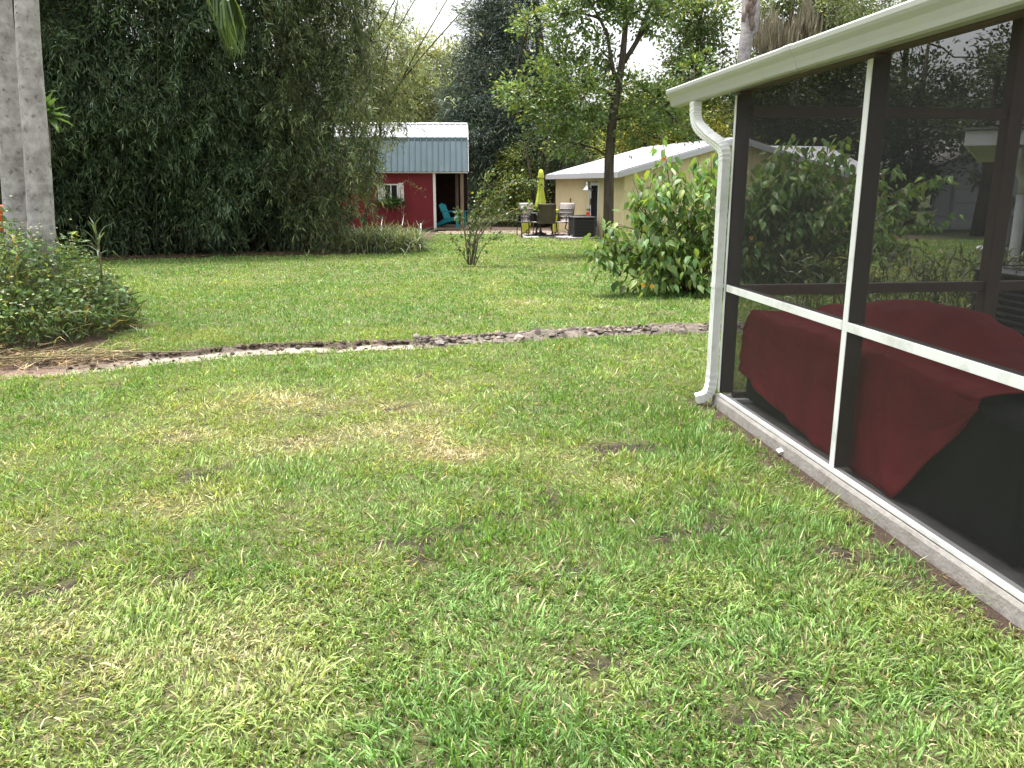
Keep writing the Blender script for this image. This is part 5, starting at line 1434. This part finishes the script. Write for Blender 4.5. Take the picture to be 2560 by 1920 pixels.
for hx_, hy_, dz in heads:
    e = at(hx_, hy_, Yb + dz)
    b0 = np.array([2.75 + rng.normal(0, .25) + .45 * max(0, e[0] - 2.75), 12.75 + rng.normal(0, .2), 0.02])
    mid = (b0 + e) / 2 + np.array([0, 0, .22 * np.linalg.norm(e[:2] - b0[:2])])
    cp = np.array(bez(tuple(b0), tuple((b0 + mid) / 2 + [0, 0, .15]), tuple(mid), tuple(e), 9))
    on(MB().tube([tuple(p) for p in cp], list(np.linspace(.016, .005, 10)), 5).build('stem', M['twig']), bb)
    k = 24 if hx_ < 1800 else 44
    t = np.clip(1 - np.abs(rng.normal(0, .24, k)), .25, 1) * 8.99
    i = t.astype(int); fr = (t - i)[:, None]
    c = cp[i] * (1 - fr) + cp[i + 1] * fr
    an = rng.uniform(0, 2 * np.pi, k); rr = rng.uniform(.02, .17, k)
    off = np.stack([np.cos(an) * rr, np.sin(an) * rr, rng.normal(.0, .06, k)], 1)
    PL.append(c + off); DL.append(np.stack([np.cos(an), np.sin(an) - .15, rng.normal(-1.15, .5, k)], 1))
PL, DL = np.concatenate(PL), np.concatenate(DL)
n = len(PL)
Ls = rng.uniform(.10, .21, n); Tn = tints(n, (.115, .20, .06), .25, .12, (.19, .29, .08), .25)
d_cam = np.where(PL[:, 0] > .26 * PL[:, 1] + .1, 9, 0) + PL[:, 1] - PL[:, 2] * .2        # leaves in plain view first
order = np.argsort(d_cam)
single, rest = order[:300], order[300:]
leaf_obj('foliage', M['leaf'], bb, PL[rest] - bo, DL[rest], Ls[rest], Ls[rest] * .47, Tn[rest], HEART, None, True)
LM = []
for k in range(10):
    nv_ = np.array([[rng.normal(0, .3), rng.normal(0, .3), 1.0]])
    lm = leaf_mesh('leaf', np.zeros((1, 3)), np.array([[1., 0, 0]]), 1.0, .47, tints(1, [(.115, .20, .06), (.18, .28, .08)][k % 2], .18), HEART, nv_, True); lm.materials.append(M['leaf']); LM.append(lm)
for q, i in enumerate(single):
    o = bpy.data.objects.new('leaf', LM[q % 10]); COL.objects.link(o); o.parent = bb
    o.location = PL[i] - bo; o.rotation_mode = 'QUATERNION'
    o.rotation_quaternion = Vector(DL[i]).to_track_quat('X', 'Z') @ Matrix.Rotation(rng.normal(0, .5), 4, 'X').to_quaternion()
    o.scale = (Ls[i],) * 3
for (hx_, hy_, dz, col) in ((1660, 398, -.1, 'o'), (1470, 535, -.4, 'r'), (1630, 716, -.7, 'y'), (1608, 713, -.7, 'y'), (1878, 595, -.1, 'y')):
    c = at(hx_, hy_, Yb + dz); nn = 11
    a = np.arange(nn) * 2 * np.pi / nn
    dd = np.stack([np.cos(a), np.full(nn, -.35), np.sin(a)], 1)
    colr = {'o': (.75, .26, .03), 'r': (.55, .07, .03), 'y': (.72, .42, .05)}[col]
    link('flower', leaf_mesh('flower', np.tile(c - bo, (nn, 1)), dd, .038, .024, tints(nn, colr, .1, .03), KITE, np.tile([0, -1., 0], (nn, 1))), bb, M['petal'])

# small weeds in the lawn
for k, (wx, wy, lb) in enumerate(((1.36, 3.62, 'small leafy weed patch in the lawn beside the porch kerb'), (1.62, 3.30, 'low weed tuft on bare soil nearest the porch kerb'), (-1.55, 3.35, 'little broad leaved weed in the left foreground lawn'))):
    wd_ = empty('lawn_weed', (wx, wy, 0)); tag(wd_, lb, 'weed')
    for q in range(26 if k == 0 else 14):
        a = rng.uniform(0, 6.28); rr = rng.uniform(0, .12); 
        me = leaf_mesh('leaf', np.array([[rr * math.cos(a), rr * math.sin(a), .02 + .03 * rng.random()]]), np.array([[math.cos(a + 1), math.sin(a + 1), rng.uniform(.1, .8)]]), rng.uniform(.03, .055), rng.uniform(.012, .02), tints(1, (.15, .23, .08), .2), HEART)
        link('leaf', me, wd_, M['leaf'])

# reeds behind the porch end wall
rd = empty('reed_clump', (3.9, 7.6, 0)); tag(rd, 'dark upright reedy plants just outside the porch end wall', 'plant')
n = 2200
x = rng.uniform(2.75, 5.3, n); y = 7.9 + rng.normal(0, .35, n); z = rng.uniform(.0, .95, n)
st_n = 160
sx_ = rng.uniform(2.8, 5.3, st_n); sy_ = 7.9 + rng.normal(0, .35, st_n)
leaf_obj('stalks', M['leaf'], rd, np.stack([sx_, sy_, np.zeros(st_n)], 1) - np.array(rd.location), np.stack([rng.normal(0, .1, st_n), rng.normal(0, .1, st_n), np.ones(st_n)], 1), rng.uniform(.6, 1.25, st_n), .014, tints(st_n, (.07, .085, .04), .3), KITE)
i = rng.integers(0, st_n, n)
leaf_obj('leaves', M['leaf'], rd, np.stack([sx_[i] + rng.normal(0, .03, n), sy_[i] + rng.normal(0, .03, n), z], 1) - np.array(rd.location), np.stack([rng.normal(0, .6, n), rng.normal(0, .6, n), rng.uniform(.1, 1, n)], 1), rng.uniform(.06, .18, n), .016, tints(n, (.09, .11, .06), .35, .1, (.25, .25, .18), .15), STRAP)

print('objects', len(bpy.data.objects), 'tris ~', sum(len(m.loops) - 2 * len(m.polygons) for m in bpy.data.meshes))
